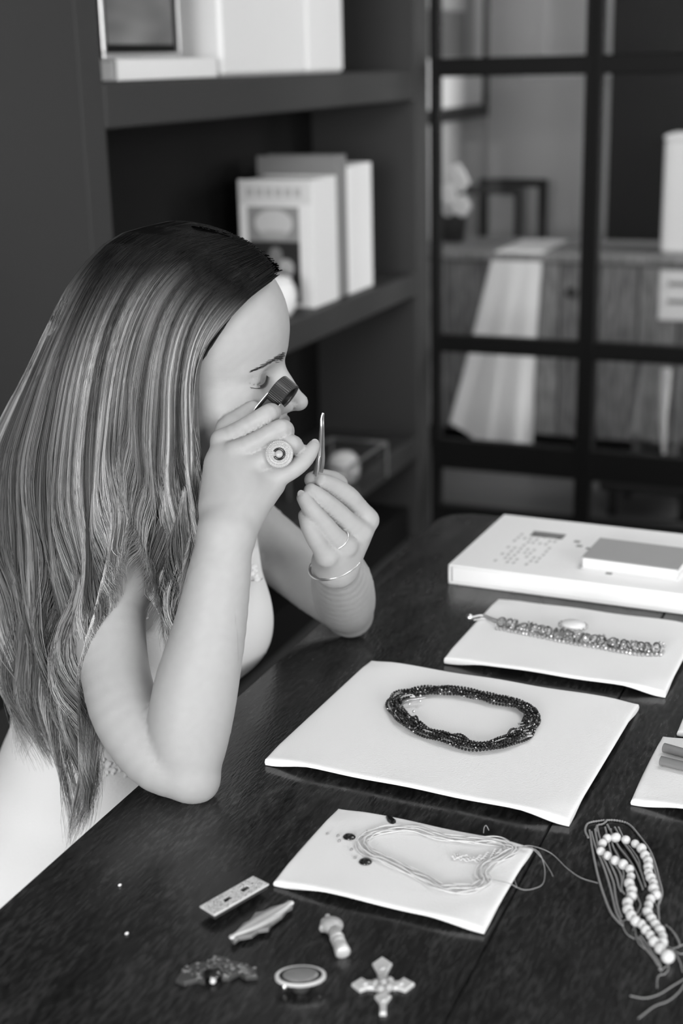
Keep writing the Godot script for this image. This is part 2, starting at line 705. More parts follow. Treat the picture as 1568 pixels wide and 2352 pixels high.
# an added, unseen ceiling fill for the boards: a glowing panel and a light of the same size in front of it
func added_lamp() -> void:
	var at := Vector3(0.35, 2.70, -2.3)
	var t := thing("added_ceiling_light", "white square panel added unseen over the far end of the table to brighten the boards", "ceiling light", at)
	box_obj("frame", at + Vector3(0, 0.025, 0), Vector3(1.3, 0.05, 1.3), M.white, t, 0.006)
	var m := grey(0.8)
	m.emission_enabled = true
	m.emission = Color(1, 1, 1)
	m.emission_energy_multiplier = 0.8
	box_obj("diffuser", at + Vector3(0, -0.006, 0), Vector3(1.2, 0.012, 1.2), m, t, 0.003)
	area_light("added_ceiling_fill", at + Vector3(0, -0.02, 0), at + Vector3(0, -2, -0.001), Vector2(1.2, 1.2), 1.9)


func bookcase() -> void:
	var y1 := 2.75
	var x := -1.4
	var t := thing("bookcase", "dark grey built-in bookcase with thick shelves along the left wall", "bookcase", Vector3(x, 0, -3.05))
	box_obj("stile", Vector3(x - 0.16, y1 / 2, -2.213), Vector3(0.32, y1 - 0.002, 0.078), M.paint, t, 0.004)
	box_obj("stile", Vector3(x - 0.16, y1 / 2, -3.915), Vector3(0.32, y1 - 0.002, 0.108), M.paint, t, 0.004)
	for s in [[1.284, 1.364], [0.741, 0.808], [0.257, 0.324], [1.9, 1.98]]:
		box_obj("shelf", Vector3(x - 0.16, (s[0] + s[1]) / 2, -3.056), Vector3(0.32, s[1] - s[0], 1.606), M.paint, t, 0.004)
	box_obj("back_panel", Vector3(x - 0.33, y1 / 2, -3.06), Vector3(0.02, y1 - 0.002, 1.77), M.niche, t, 0.001)
	box_obj("plinth", Vector3(x - 0.17, 0.05, -3.056), Vector3(0.28, 0.1, 1.606), M.niche, t, 0.002)
	shelf_things()


func book(called: String, label: String, group: String, c: Vector3, size: Vector3, cover: Material, spine_round := 0.004) -> Node3D:
	# spine towards +x, covers across z
	var t := thing(called, label, "book", c - Vector3(0, size.y / 2, 0), group)
	for s in [-1, 1]: box_obj("cover", c + Vector3(0, 0, s * (size.z / 2 - 0.0015)), Vector3(size.x, size.y, 0.003), cover, t, 0.001)
	box_obj("spine", c + Vector3(size.x / 2 - 0.0015, 0, 0), Vector3(0.003, size.y, size.z - 0.006), cover, t, spine_round)
	box_obj("pages", c + Vector3(-0.003, 0, 0), Vector3(size.x - 0.01, size.y - 0.008, size.z - 0.007), M.paper, t, 0.001)
	return t


func shelf_things() -> void:
	# two tall white boxes on the upper shelf
	for s in [[Vector3(-1.43, 1.3571, -2.7676), Vector3(-1.43, 1.3543, -3.1928), "wide white storage box on the upper shelf, left of its narrower twin"], [Vector3(-1.43, 1.3561, -3.203), Vector3(-1.43, 1.3582, -3.4244), "narrow white storage box on the upper shelf, at the right end"]]:
		var w: float = s[0].z - s[1].z
		var c := Vector3(-1.53, 1.365 + 0.17, (s[0].z + s[1].z) / 2)
		var t := thing("storage_box", s[2], "box", c - Vector3(0, 0.17, 0), "white boxes on the upper shelf")
		box_obj("body", c - Vector3(0, 0.02, 0), Vector3(0.2, 0.30, w), M.white, t, 0.008)
		box_obj("lid", c + Vector3(0, 0.15, 0), Vector3(0.204, 0.04, w + 0.004), M.white, t, 0.006)
	# a pale book lying flat, a small pale box beside it, and the framed picture on the book
	var a := Vector3(-1.42, 1.3589, -2.3347)
	var b := Vector3(-1.42, 1.3587, -2.7249)
	var c := Vector3(-1.52, 1.366 + 0.019, (a.z + b.z) / 2)
	var t := thing("book", "thick pale book lying flat on the upper shelf under the framed picture", "book", c - Vector3(0, 0.019, 0))
	for s in [-1, 1]: box_obj("cover", c + Vector3(0, s * 0.0175, 0), Vector3(0.2, 0.003, a.z - b.z), M.white, t, 0.001)
	box_obj("spine", c + Vector3(0.0985, 0, 0), Vector3(0.003, 0.032, a.z - b.z), M.white, t, 0.001)
	box_obj("pages", c + Vector3(-0.004, 0, 0), Vector3(0.186, 0.031, a.z - b.z - 0.008), M.paper, t, 0.001)
	c = Vector3(-1.5, 1.366 + 0.017, -2.272)
	t = thing("card_box", "small pale card box at the left end of the upper shelf", "box", c - Vector3(0, 0.017, 0))
	box_obj("tray", c - Vector3(0, 0.004, 0), Vector3(0.14, 0.026, 0.026), M.white, t, 0.002)
	box_obj("lid", c + Vector3(0, 0.0125, 0), Vector3(0.142, 0.009, 0.028), M.white, t, 0.002)
	var f0 := Vector3(-1.46, 1.4035, -2.3458)
	var f1 := Vector3(-1.46, 1.4079, -2.6408)
	var w := f0.z - f1.z
	var h := 0.26
	c = Vector3(-1.46, 1.405 + h / 2, (f0.z + f1.z) / 2)
	t = thing("picture_frame", "slim silver picture frame with a dark mount standing on the pale book", "picture frame", c - Vector3(0, h / 2, 0))
	for s in [-1, 1]:
		box_obj("rail", c + Vector3(0, s * (h / 2 - 0.005), 0), Vector3(0.014, 0.01, w), M.silver, t, 0.002)
		box_obj("rail", c + Vector3(0, 0, s * (w / 2 - 0.005)), Vector3(0.014, h - 0.02, 0.01), M.silver, t, 0.002)
	box_obj("mount", c + Vector3(-0.003, 0, 0), Vector3(0.004, h - 0.018, w - 0.018), M.niche, t, 0.0005)
	var pic := grey(1.0, 0.4)
	pic.uv1_triplanar = true
	pic.uv1_scale = Vector3(2, 3, 1)
	pic.albedo_texture = noise_tex(0.008, 3, 0.2, 0.55, 31, 256)
	box_obj("print", c + Vector3(0.0005, 0, 0), Vector3(0.003, h - 0.05, w - 0.05), pic, t, 0.0005)
	# three books upright on the middle shelf; the first shows its printed front cover
	var y := 0.809
	var b0 := Vector3(-1.43, 0.8792, -3.2071)
	var b1 := Vector3(-1.43, 0.8642, -3.3578)
	var b2 := Vector3(-1.43, 0.8572, -3.4393)
	var b3 := Vector3(-1.43, 0.841, -3.5963)
	var th := b0.z - b1.z
	var book_a := book("book", "upright book with a light title band and dark picture on its cover, middle shelf", "books on the middle shelf", Vector3(-1.43 - 0.1, y + 0.155, (b0.z + b1.z) / 2), Vector3(0.2, 0.31, th), M.paper)
	cover_print(book_a, Vector3(-1.53, y + 0.155, b0.z + 0.0012), Vector2(0.2, 0.31))
	book("book", "tallest grey book on the middle shelf, behind the one with the printed cover", "books on the middle shelf", Vector3(-1.545, y + 0.178, (b1.z + b2.z) / 2 - 0.004), Vector3(0.22, 0.356, b1.z - b2.z - 0.014), M.grey_cover)
	book("book", "plain white book at the right end of the middle shelf row", "books on the middle shelf", Vector3(-1.53, y + 0.163, (b2.z + b3.z) / 2), Vector3(0.2, 0.326, b2.z - b3.z), M.white)
	# a round white jar near the front of the middle shelf
	var j := Vector3(-1.47, 0.8474, -3.0779)
	j.y = y
	t = thing("jar", "small round white ceramic jar on the middle shelf before the books", "jar", j)
	var s := Shape.new()
	s.lathe(PackedVector2Array([Vector2(0.002, 0), Vector2(0.03, 0.001), Vector2(0.042, 0.02), Vector2(0.046, 0.045), Vector2(0.042, 0.072), Vector2(0.034, 0.084), Vector2(0.03, 0.084)]), Transform3D(Basis(), j), 28)
	obj("body", s, M.white, t)
	s = Shape.new()
	s.lathe(PackedVector2Array([Vector2(0.034, 0.084), Vector2(0.035, 0.09), Vector2(0.02, 0.097), Vector2(0.004, 0.098)]), Transform3D(Basis(), j), 28)
	obj("lid", s, M.white, t)
	# a glass box and a white pot on the lowest shelf
	var q := Vector3(-1.3289, 0.42, -3.4225)
	var hw := Vector3(0.08, 0.095, 0.14)
	var g := Vector3(q.x - hw.x, 0.325, q.z + hw.z)
	t = thing("glass_box", "clear glass display box with metal edges on the lowest shelf", "box", g)
	for e in [[Vector3(0, 0.005, 0), Vector3(hw.x * 2, 0.004, hw.z * 2)], [Vector3(hw.x, hw.y / 2, 0), Vector3(0.003, hw.y, hw.z * 2)], [Vector3(-hw.x, hw.y / 2, 0), Vector3(0.003, hw.y, hw.z * 2)], [Vector3(0, hw.y / 2, hw.z), Vector3(hw.x * 2, hw.y, 0.003)], [Vector3(0, hw.y / 2, -hw.z), Vector3(hw.x * 2, hw.y, 0.003)]]:
		box_obj("pane", g + e[0], e[1], M.pane, t, 0.0008)
	s = Shape.new()
	for sx in [-1, 1]:
		s.box(g + Vector3(sx * hw.x, hw.y, 0), Vector3(0.008, 0.008, hw.z * 2), 0.002)
		s.box(g + Vector3(0, hw.y, sx * hw.z), Vector3(hw.x * 2, 0.008, 0.008), 0.002)
		for sz in [-1, 1]: s.box(g + Vector3(sx * hw.x, hw.y / 2, sz * hw.z), Vector3(0.006, hw.y, 0.006), 0.002)
	obj("rim", s, M.silver, t)
	var p := Vector3(-1.4091, 0.334, -3.3144)
	t = thing("pot", "white glazed pot with a round knob inside the glass box", "pot", p)
	s = Shape.new()
	s.lathe(PackedVector2Array([Vector2(0.002, 0), Vector2(0.03, 0.001), Vector2(0.041, 0.02), Vector2(0.043, 0.045), Vector2(0.037, 0.067), Vector2(0.022, 0.08), Vector2(0.003, 0.082)]), Transform3D(Basis(), p), 28)
	obj("body", s, M.glaze, t)
	s = Shape.new()
	s.ball(p + Vector3(0.036, 0.032, 0.022), Vector3.ONE * 0.011)
	obj("knob", s, M.silver, t)


# flat print on a book's front cover, which faces +z
func cover_print(t: Node3D, c: Vector3, size: Vector2) -> void:
	var img := Image.create(128, 200, false, Image.FORMAT_RGB8)
	img.fill(Color(0.93, 0.93, 0.93))
	img.fill_rect(Rect2i(0, 0, 128, 36), Color(0.86, 0.86, 0.86))
	for k in 6: img.fill_rect(Rect2i(14 + k * 17, 10, 11, 14), Color(0.72, 0.72, 0.72))
	img.fill_rect(Rect2i(14, 40, 92, 150), Color(0.58, 0.58, 0.58))
	img.fill_rect(Rect2i(14, 96, 92, 100), Color(0.16, 0.16, 0.16))
	var spots := [[60, 66, 34, 22, 0.8], [60, 84, 26, 7, 0.68], [62, 118, 12, 14, 0.5], [44, 148, 13, 15, 0.78], [80, 138, 14, 15, 0.7], [64, 160, 26, 18, 0.36], [92, 178, 9, 9, 0.6], [30, 176, 10, 8, 0.3]]
	for y in 200:
		for x in 128:
			for q in spots:
				if Vector2((x - q[0]) / float(q[2]), (y - q[1]) / float(q[3])).length() < 1.0: img.set_pixel(x, y, Color(q[4], q[4], q[4]))
	var m := grey(1.0, 0.45)
	m.albedo_texture = ImageTexture.create_from_image(img)
	var s := Shape.new()
	var h := Vector3(size.x / 2 - 0.003, size.y / 2 - 0.004, 0)
	for q in [[-1, 1, 0, 0], [1, 1, 1, 0], [1, -1, 1, 1], [-1, -1, 0, 1]]:
		s.v.append(c + Vector3(q[0] * h.x, q[1] * h.y, 0))
		s.n.append(Vector3(0, 0, 1))
		s.c.append(Color.WHITE)
		s.t.append(Vector2(q[2], q[3]))
	s.i = PackedInt32Array([0, 1, 2, 0, 2, 3])
	obj("printed_front", s, m, t)


# what shows blurred through the glass doors
func far_room() -> void:
	var y1 := 2.75
	plain_box("wall_far", Vector3(-1.85, 0, -6.1), Vector3(1.45, y1, -6.0), M.pale_wall)
	plain_box("wall_far_left", Vector3(-1.95, 0, -6.1), Vector3(-1.85, y1, -3.98), M.pale_wall)
	wall_with_hole("wall_far_right", Vector3(1.4, 0, -6.1), Vector3(1.5, y1, -4.09), 2, Vector2(-5.4, 1.0), Vector2(-4.3, 2.4), M.pale_wall)
	window("window_2", Vector3(1.45, 1.7, -4.85), 1.1, 1.4, PI / 2)
	# chair rail
	var s := Shape.new()
	s.box(Vector3(-0.3, 1.335, -5.985), Vector3(2.8, 0.05, 0.03), 0.008)
	struct("trim_1", s, M.white)

	# framed print on the far room's left wall
	var c := Vector3(-1.83, 1.5, -5.4)
	var t := thing("picture_frame", "large black framed print on the wall beyond the glass doors", "picture frame", c - Vector3(0, 0.34, 0))
	for k in [-1, 1]:
		box_obj("rail", c + Vector3(0, k * 0.315, 0), Vector3(0.03, 0.05, 1.0), M.black, t, 0.004)
		box_obj("rail", c + Vector3(0, 0, k * 0.475), Vector3(0.03, 0.58, 0.05), M.black, t, 0.004)
	box_obj("mount", c + Vector3(-0.004, 0, 0), Vector3(0.012, 0.6, 0.92), M.paper, t, 0.001)
	box_obj("print", c + Vector3(0.004, 0.06, -0.02), Vector3(0.004, 0.34, 0.62), M.print, t, 0.001)
	box_obj("dark_shape", c + Vector3(0.0075, -0.02, 0.02), Vector3(0.003, 0.17, 0.46), M.print_dark, t, 0.001)
	# tall dark cupboard
	t = thing("cupboard", "tall dark cupboard standing behind the sideboard in the far room", "cupboard", Vector3(-0.8, 0, -5.6))
	box_obj("body", Vector3(-0.8, 1.1, -5.61), Vector3(0.8, 2.2, 0.4), M.niche, t, 0.004)
	for k in [-1, 1]:
		var d := box_obj("door", Vector3(-0.8 + k * 0.2, 1.1, -5.4), Vector3(0.392, 2.16, 0.02), M.niche, t, 0.004)
		box_obj("knob", Vector3(-0.8 + k * 0.03, 1.1, -5.38), Vector3(0.02, 0.02, 0.02), M.steel, d, 0.006)
	# sideboard with a cloth over it
	var x0 := -1.8
	var x1 := -0.55
	t = thing("sideboard", "old wooden sideboard of vertical planks beyond the glass doors", "sideboard", Vector3(-1.2, 0, -5.1))
	box_obj("top", Vector3((x0 + x1) / 2, 0.72, -5.1), Vector3(x1 - x0 + 0.02, 0.03, 0.44), M.old_wood, t, 0.005)
	box_obj("carcass", Vector3((x0 + x1) / 2, 0.39, -5.115), Vector3(x1 - x0 - 0.01, 0.63, 0.39), M.niche, t, 0.004)
	var n := 9
	for k in n:
		var w := (x1 - x0) / n
		box_obj("plank", Vector3(x0 + (k + 0.5) * w, 0.39, -4.91), Vector3(w - 0.006, 0.62, 0.02), M.plank[k % 3], t, 0.003)
	for xx in [x0 + 0.05, x1 - 0.05]:
		for zz in [-4.95, -5.26]: box_obj("foot", Vector3(xx, 0.037, zz), Vector3(0.06, 0.074, 0.06), M.black, t, 0.004)
	var kn := Shape.new()
	kn.ball(Vector3(-1.199, 0.602, -4.885), Vector3(0.02, 0.02, 0.018))
	obj("knob", kn, M.black, t)
	# cloth: lies on the top, falls over the front in soft folds and ends in a trailing corner
	var q := PackedVector3Array()
	var nu := 22
	for r in 26:
		for a in nu:
			var u := float(a) / (nu - 1)
			var f := clampf((r - 6) / 19.0, 0.0, 1.0)
			var left := lerpf(-1.477, -1.6, pow(f, 0.8))
			var right := lerpf(-1.304, -1.325, sin(f * PI * 0.6))
			var xx := lerpf(left, right, u)
			var fold := 0.012 * f * sin(u * 17.0 + f * 1.5) + 0.016 * f
			if r < 6: q.append(Vector3(xx, 0.738, lerpf(-5.25, -4.89, r / 6.0)))
			else: q.append(Vector3(xx - 0.1 * maxf(0.0, 0.35 - u) * f * f, lerpf(0.737, 0.03 + 0.09 * maxf(0.0, 0.3 - u) * 3.0, f), -4.884 + fold))
	var under := PackedVector3Array()
	for p in q: under.append(p + Vector3(0, -0.0025, -0.0035) * 0.6)
	var cs := Shape.new()
	cs.sheet(q, nu, false, false, false, false)
	cs.sheet(under, nu, false, false, false, false)
	tag(obj("cloth", cs, M.white, self), "white cloth draped over the front of the old wooden sideboard", "cloth")
	# things on and round the sideboard
	t = thing("card_box", "upright white box standing on the sideboard, right edge of the photo", "box", Vector3(-0.8, 0.737, -5.05))
	box_obj("body", Vector3(-0.8, 0.737 + 0.19, -5.05), Vector3(0.22, 0.38, 0.2), M.white, t, 0.012)
	box_obj("lid", Vector3(-0.8, 0.737 + 0.385, -5.05), Vector3(0.226, 0.02, 0.206), M.white, t, 0.008)
	t = thing("notice", "white sheet with grey bands hung on the sideboard front", "paper", Vector3(-0.83, 0.523, -4.885))
	box_obj("sheet", Vector3(-0.82, 0.605, -4.894), Vector3(0.15, 0.17, 0.006), M.paper, t, 0.001)
	for k in 2: box_obj("band", Vector3(-0.81, 0.585 + k * 0.06, -4.889), Vector3(0.11, 0.014, 0.004), M.grey_cover, t, 0.0005)
	t = thing("chair", "black chair with a square post and armrest beside the far grey wall", "chair", Vector3(-1.58, 0, -5.5))
	for xx in [-1.78, -1.53]:
		for zz in [-5.38, -5.72]: box_obj("leg", Vector3(xx, 0.45, zz), Vector3(0.035, 0.9, 0.035), M.black, t, 0.004)
	for zz in [-5.38, -5.72]: box_obj("armrest", Vector3(-1.655, 0.905, zz), Vector3(0.285, 0.03, 0.045), M.black, t, 0.006)
	box_obj("seat", Vector3(-1.655, 0.45, -5.55), Vector3(0.24, 0.05, 0.33), M.black, t, 0.01)
	# pale flower heads in a dark pot
	t = thing("flower_pot", "pale blossoms in a dark pot on the sideboard's left end", "plant", Vector3(-1.72, 0.737, -5.15))
	cs = Shape.new()
	cs.lathe(PackedVector2Array([Vector2(0.003, 0), Vector2(0.04, 0.0), Vector2(0.055, 0.09), Vector2(0.05, 0.095), Vector2(0.045, 0.08), Vector2(0.003, 0.078)]), Transform3D(Basis(), Vector3(-1.72, 0.737, -5.15)), 20)
	obj("pot", cs, M.black, t)
	for f in [[-1.735, 0.91, -5.12], [-1.70, 0.955, -5.16], [-1.68, 0.87, -5.12], [-1.76, 0.86, -5.18], [-1.72, 0.98, -5.18]]:
		var at := Vector3(f[0], f[1], f[2])
		cs = Shape.new()
		for k in 5:
			var g := TAU * k / 5.0
			cs.ball(at + Vector3(cos(g) * 0.022, sin(g) * 0.022, 0.004), Vector3(0.02, 0.02, 0.006), Basis(), 8, 5)
		obj("blossom", cs, M.white, t)
		cs = Shape.new()
		cs.tube(PackedVector3Array([Vector3(-1.72, 0.81, -5.15), at.lerp(Vector3(-1.72, 0.83, -5.15), 0.5) + Vector3(0.01, 0.02, 0), at + Vector3(0, 0, -0.004)]), PackedFloat32Array([0.002]), 5)
		obj("stem", cs, M.niche, t)
	# glass vase on a low dark stool
	t = thing("stool", "low dark stool carrying the glass vase behind the doors", "stool", Vector3(-0.79, 0, -4.4))
	box_obj("seat", Vector3(-0.79, 0.1, -4.4), Vector3(0.3, 0.03, 0.3), M.black, t, 0.006)
	for xx in [-0.9, -0.68]:
		for zz in [-4.51, -4.29]: box_obj("leg", Vector3(xx, 0.043, zz), Vector3(0.03, 0.085, 0.03), M.black, t, 0.003)
	t = thing("vase", "tall clear glass vase with bright reflections on the low dark stool", "vase", Vector3(-0.79, 0.115, -4.4))
	cs = Shape.new()
	cs.lathe(PackedVector2Array([Vector2(0.004, 0.001), Vector2(0.05, 0.001), Vector2(0.075, 0.05), Vector2(0.08, 0.15), Vector2(0.07, 0.3), Vector2(0.072, 0.37), Vector2(0.069, 0.37), Vector2(0.067, 0.3), Vector2(0.076, 0.15), Vector2(0.071, 0.05), Vector2(0.045, 0.012), Vector2(0.004, 0.012)]), Transform3D(Basis(), Vector3(-0.79, 0.115, -4.4)), 32)
	obj("body", cs, M.glass, t)
	cs = Shape.new()
	cs.tube(PackedVector3Array([Vector3(-0.76, 0.135, -4.38), Vector3(-0.77, 0.3, -4.37), Vector3(-0.765, 0.46, -4.36)]), PackedFloat32Array([0.004, 0.012, 0.016]), 10)
	obj("highlight_rod", cs, M.white, t)  # white rod standing in for the bright vertical highlight on the glass



func table() -> void:
	var t := thing("table", "dark stained wooden dining table with wide planks and worn grain", "table", Vector3(-0.1, 0, -1.1))
	var z0 := -1.915
	var z1 := -0.3
	var xs := [-0.65, -0.2715, 0.1, 0.45]
	for k in 3:
		var a: float = xs[k] + (0.0 if k == 0 else 0.0003)
		var b: float = xs[k + 1] - (0.0 if k == 2 else 0.0003)
		var poly := PackedVector2Array()
		if k == 0:
			for s in 7: poly.append(Vector2(a + 0.05 - 0.05 * sin(PI / 2 * s / 6.0), z0 + 0.05 - 0.05 * cos(PI / 2 * s / 6.0)))
		else: poly.append(Vector2(a, z0))
		poly.append(Vector2(a, z1))
		poly.append(Vector2(b, z1))
		poly.append(Vector2(b, z0))
		var s := Shape.new()
		s.plate(poly, 0.71, 0.75, 0.0015 if k else 0.002, Transform3D())
		obj("plank", s, M.table, t)
	box_obj("apron", Vector3(-0.1, 0.68, z0 + 0.1), Vector3(0.9, 0.06, 0.025), M.dark_wood, t)
	box_obj("apron", Vector3(-0.1, 0.68, z1 - 0.1), Vector3(0.9, 0.06, 0.025), M.dark_wood, t)
	for x in [-0.53, 0.33]:
		box_obj("apron", Vector3(x, 0.68, (z0 + z1) / 2), Vector3(0.025, 0.06, z1 - z0 - 0.23), M.dark_wood, t)
		for z in [z0 + 0.1, z1 - 0.1]: box_obj("leg", Vector3(x, 0.355, z), Vector3(0.07, 0.71, 0.07), M.dark_wood, t, 0.006)
	# two tiny pale chips on the bare wood
	for p in [[Vector3(-0.5751, 0.7512, -0.8634), "tiny white chip on the bare wood, the farther of two"], [Vector3(-0.5343, 0.7512, -0.8064), "tiny white chip on the bare wood, the nearer of two"]]:
		var s := Shape.new()
		s.ball(p[0], Vector3(0.0016, 0.0011, 0.0008), Basis(Vector3.UP, 0.9), 8, 6)
		tag(obj("chip", s, M.white), p[1], "chip")


# canvas board: a thin slab whose edges arch a few millimetres off the table while its lumpy corners touch it
func board(label: String, c: Vector3, w: float, d: float, yaw: float, arch := 0.0058, thick := 0.0042) -> Node3D:
	var t := thing("canvas_board", label, "canvas board", c, "canvas boards laid out on the table")
	var b := Basis(Vector3.UP, yaw)
	var n := 33
	var top := PackedVector3Array()
	var under := PackedVector3Array()
	var h := Vector2(w / 2, d / 2)
	for r in n:
		for a in n:
			# samples crowd towards the edges
			var u := sin((float(a) / (n - 1) - 0.5) * PI) * 1.0
			var v := sin((float(r) / (n - 1) - 0.5) * PI) * 1.0
			var p := Vector2(u * h.x, v * h.y)
			var to_corner := (h - p.abs()).length()
			var lift := arch * smoothstep(0.004, 0.05, to_corner)
			var e := minf(h.x - absf(p.x), h.y - absf(p.y))
			var soft := 0.0014 * (1.0 - sqrt(clampf(e / 0.0022, 0.0, 1.0)))
			var wave := 0.0005 * sin(p.x * 61.0 + w * 90.0) * smoothstep(0.03, 0.0, e)
			top.append(c + b * Vector3(p.x, arch + thick - soft + wave - 0.0018 * (1.0 - smoothstep(0.0, 0.03, to_corner)), p.y))
			under.append(c + b * Vector3(p.x, lift + 0.0002 + soft * 0.5 + wave, p.y))
	var s := Shape.new()
	s.sheet(top, n, false, false, false, false)
	var f := PackedInt32Array()
	for r in n - 1:
		for a in n - 1:
			var k := r * n + a
			f.append_array([k, k + n + 1, k + 1, k, k + n, k + n + 1])
	# the sheets: top faces up, underside faces down, a rim joins them
	s = Shape.new()
	s.piece(top, f.duplicate(), false, false)
	for k in range(0, f.size(), 3):
		var x := f[k]
		f[k] = f[k + 1]
		f[k + 1] = x
	s.piece(under, f, false, false)
	var ring := PackedInt32Array()
	for a in n: ring.append(a)
	for r in range(1, n): ring.append(r * n + n - 1)
	for a in range(n - 2, -1, -1): ring.append((n - 1) * n + a)
	for r in range(n - 2, 0, -1): ring.append(r * n)
	var rim := PackedVector3Array()
	for row in 3:
		for k in ring:
			var out := (top[k] - c) * Vector3(1, 0, 1)
			rim.append(top[k].lerp(under[k], row / 2.0) + (out.normalized() * 0.0007 if row == 1 else Vector3.ZERO))
	s.sheet(rim, ring.size(), true)
	obj("canvas", s, M.canvas, t)
	# folded lumps of canvas under the corners
	for sx in [-1, 1]:
		for sy in [-1, 1]:
			var q := Shape.new()
			q.ball(c + b * Vector3(sx * (h.x - 0.006), 0.0021, sy * (h.y - 0.006)), Vector3(0.0062, 0.0021, 0.0062), Basis(), 12, 8)
			obj("folded_corner", q, M.canvas, t)
	return t


func boards() -> void:
	var y := 0.7502
	board("largest white canvas board, under the dark bead necklace", Vector3(-0.4002, y, -1.2146), 0.2985, 0.2515, -0.037)
	board("small white canvas board nearest the brooches, under the pale bead strands", Vector3(-0.3651, y, -0.9694), 0.1798, 0.1278, -0.024, 0.0045, 0.0032)
	board("white canvas board under the grey beaded bracelet, before the thick white book", Vector3(-0.3465, y, -1.4722), 0.244, 0.193, -0.02)
	board("white canvas board with two grey glass drops, cut off at the right edge", Vector3(-0.122, y, -1.205), 0.18, 0.1345, -0.02, 0.005, 0.0035)
	board("white canvas board of which only a corner shows, right edge of the photo", Vector3(-0.108, y, -1.352), 0.18, 0.128, -0.02, 0.005, 0.0035)
	# a thick white book with faint print, and a small grey notebook lying on it
	var yaw := -0.03
	var b := Basis(Vector3.UP, yaw)
	var w := 0.34
	var d := 0.225
	var h := 0.026
	var c := Vector3(-0.545, 0.7503, -1.734) + b * Vector3(w / 2, h / 2, 0)
	var t := thing("book", "thick white book lying at the table's far end with faint printed lines", "book", c - Vector3(0, h / 2, 0))
	for s in [-1, 1]: box_obj("cover", c + Vector3(0, s * (h / 2 - 0.0015), 0), Vector3(w, 0.003, d), M.white, t, 0.001, b)
	box_obj("spine", c + b * Vector3(-w / 2 + 0.0015, 0, 0), Vector3(0.003, h - 0.006, d), M.white, t, 0.001, b)
	box_obj("pages", c + b * Vector3(0.001, 0, 0), Vector3(w - 0.007, h - 0.0062, d - 0.004), M.white, t, 0.001, b)
	# faint print on the cover
	var top := c.y + h / 2 + 0.0002
	var pr := Shape.new()
	for k in 7:
		for q in 9:
			if rng.randf() < 0.75: pr.box(c + b * Vector3(-w / 2 + 0.05 + k * 0.0085 + rng.randf() * 0.002, h / 2 + 0.0001, d / 2 - 0.035 - q * 0.014), Vector3(0.004, 0.0003, 0.009), 0.0001, b)
	obj("printed_lines", pr, M.faint_ink, t)
	pr = Shape.new()
	pr.box(Vector3(-0.459, 0.7764, -1.7757), Vector3(0.045, 0.0003, 0.022), 0.0001, b)
	obj("printed_block", pr, M.ink, t)
	pr = Shape.new()
	for p in [Vector3(-0.4157, 0.7764, -1.7617), Vector3(-0.4088, 0.7764, -1.7454), Vector3(-0.3945, 0.7764, -1.7392), Vector3(-0.3892, 0.7764, -1.712), Vector3(-0.3494, 0.7764, -1.655)]: pr.box(p, Vector3(0.008, 0.0003, 0.007), 0.0001, b)
	obj("printed_marks", pr, M.ink, t).set_meta("kind", "stuff")
	var a0 := Vector3(-0.3754, 0.78, -1.6814)
	var n := thing("notebook", "small grey notebook with pale pages lying on the thick white book", "notebook", Vector3(-0.3268, 0.7766, -1.7082))
	var m := Vector3(-0.3243, 0.783, -1.7005)
	var b2 := Basis(Vector3.UP, -0.06)
	box_obj("pages", Vector3(m.x, 0.7835, m.z), Vector3(0.118, 0.0125, 0.078), M.paper, n, 0.001, b2)
	for s in [-1, 1]: box_obj("cover", Vector3(m.x + 0.001, 0.7835 + s * 0.0070, m.z), Vector3(0.122, 0.0015, 0.082), M.note_cover if s > 0 else M.paper, n, 0.0005, b2)



# a string of small beads along a path: a tube pinched between neighbours
func bead_string(st: Shape, path: PackedVector3Array, r: float, sides := 6) -> void:
	var len := 0.0
	for k in path.size() - 1: len += path[k].distance_to(path[k + 1])
	var n := int(len / (r * 2.1))
	var q := PackedVector3Array()
	var rr := PackedFloat32Array()
	var at := 0
	var run := 0.0
	for k in n * 3:
		var want := len * k / (n * 3.0)
		while at < path.size() - 2 and run + path[at].distance_to(path[at + 1]) < want:
			run += path[at].distance_to(path[at + 1])
			at += 1
		var seg := maxf(path[at].distance_to(path[at + 1]), 1e-6)
		q.append(path[at].lerp(path[at + 1], clampf((want - run) / seg, 0, 1)))
		rr.append(r * (0.5 if k % 3 == 0 else 1.0))
	if q.size() > 2: st.tube(q, rr, sides)


# faceted single beads along a path
func bead_row(st: Shape, path: PackedVector3Array, r: float, jitter := 0.0) -> void:
	var last := path[0]
	for k in path.size():
		if k > 0 and path[k].distance_to(last) < r * 1.95: continue
		last = path[k]
		facet(st, path[k] + Vector3(rng.randf_range(-1, 1), rng.randf_range(-1, 1), rng.randf_range(-1, 1)) * jitter, r)


func facet(st: Shape, at: Vector3, r: float) -> void:
	var b := Basis.from_euler(Vector3(rng.randf() * TAU, rng.randf() * TAU, rng.randf() * TAU)) * r
	var g := 1.618
	var p := PackedVector3Array()
	for q in [Vector3(-1, g, 0), Vector3(1, g, 0), Vector3(-1, -g, 0), Vector3(1, -g, 0), Vector3(0, -1, g), Vector3(0, 1, g), Vector3(0, -1, -g), Vector3(0, 1, -g), Vector3(g, 0, -1), Vector3(g, 0, 1), Vector3(-g, 0, -1), Vector3(-g, 0, 1)]: p.append(at + b * (q / 1.9))
	st.piece(p, PackedInt32Array([0, 11, 5, 0, 5, 1, 0, 1, 7, 0, 7, 10, 0, 10, 11, 1, 5, 9, 5, 11, 4, 11, 10, 2, 10, 7, 6, 7, 1, 8, 3, 9, 4, 3, 4, 2, 3, 2, 6, 3, 6, 8, 3, 8, 9, 4, 9, 5, 2, 4, 11, 6, 2, 10, 8, 6, 7, 9, 8, 1]), true, false)


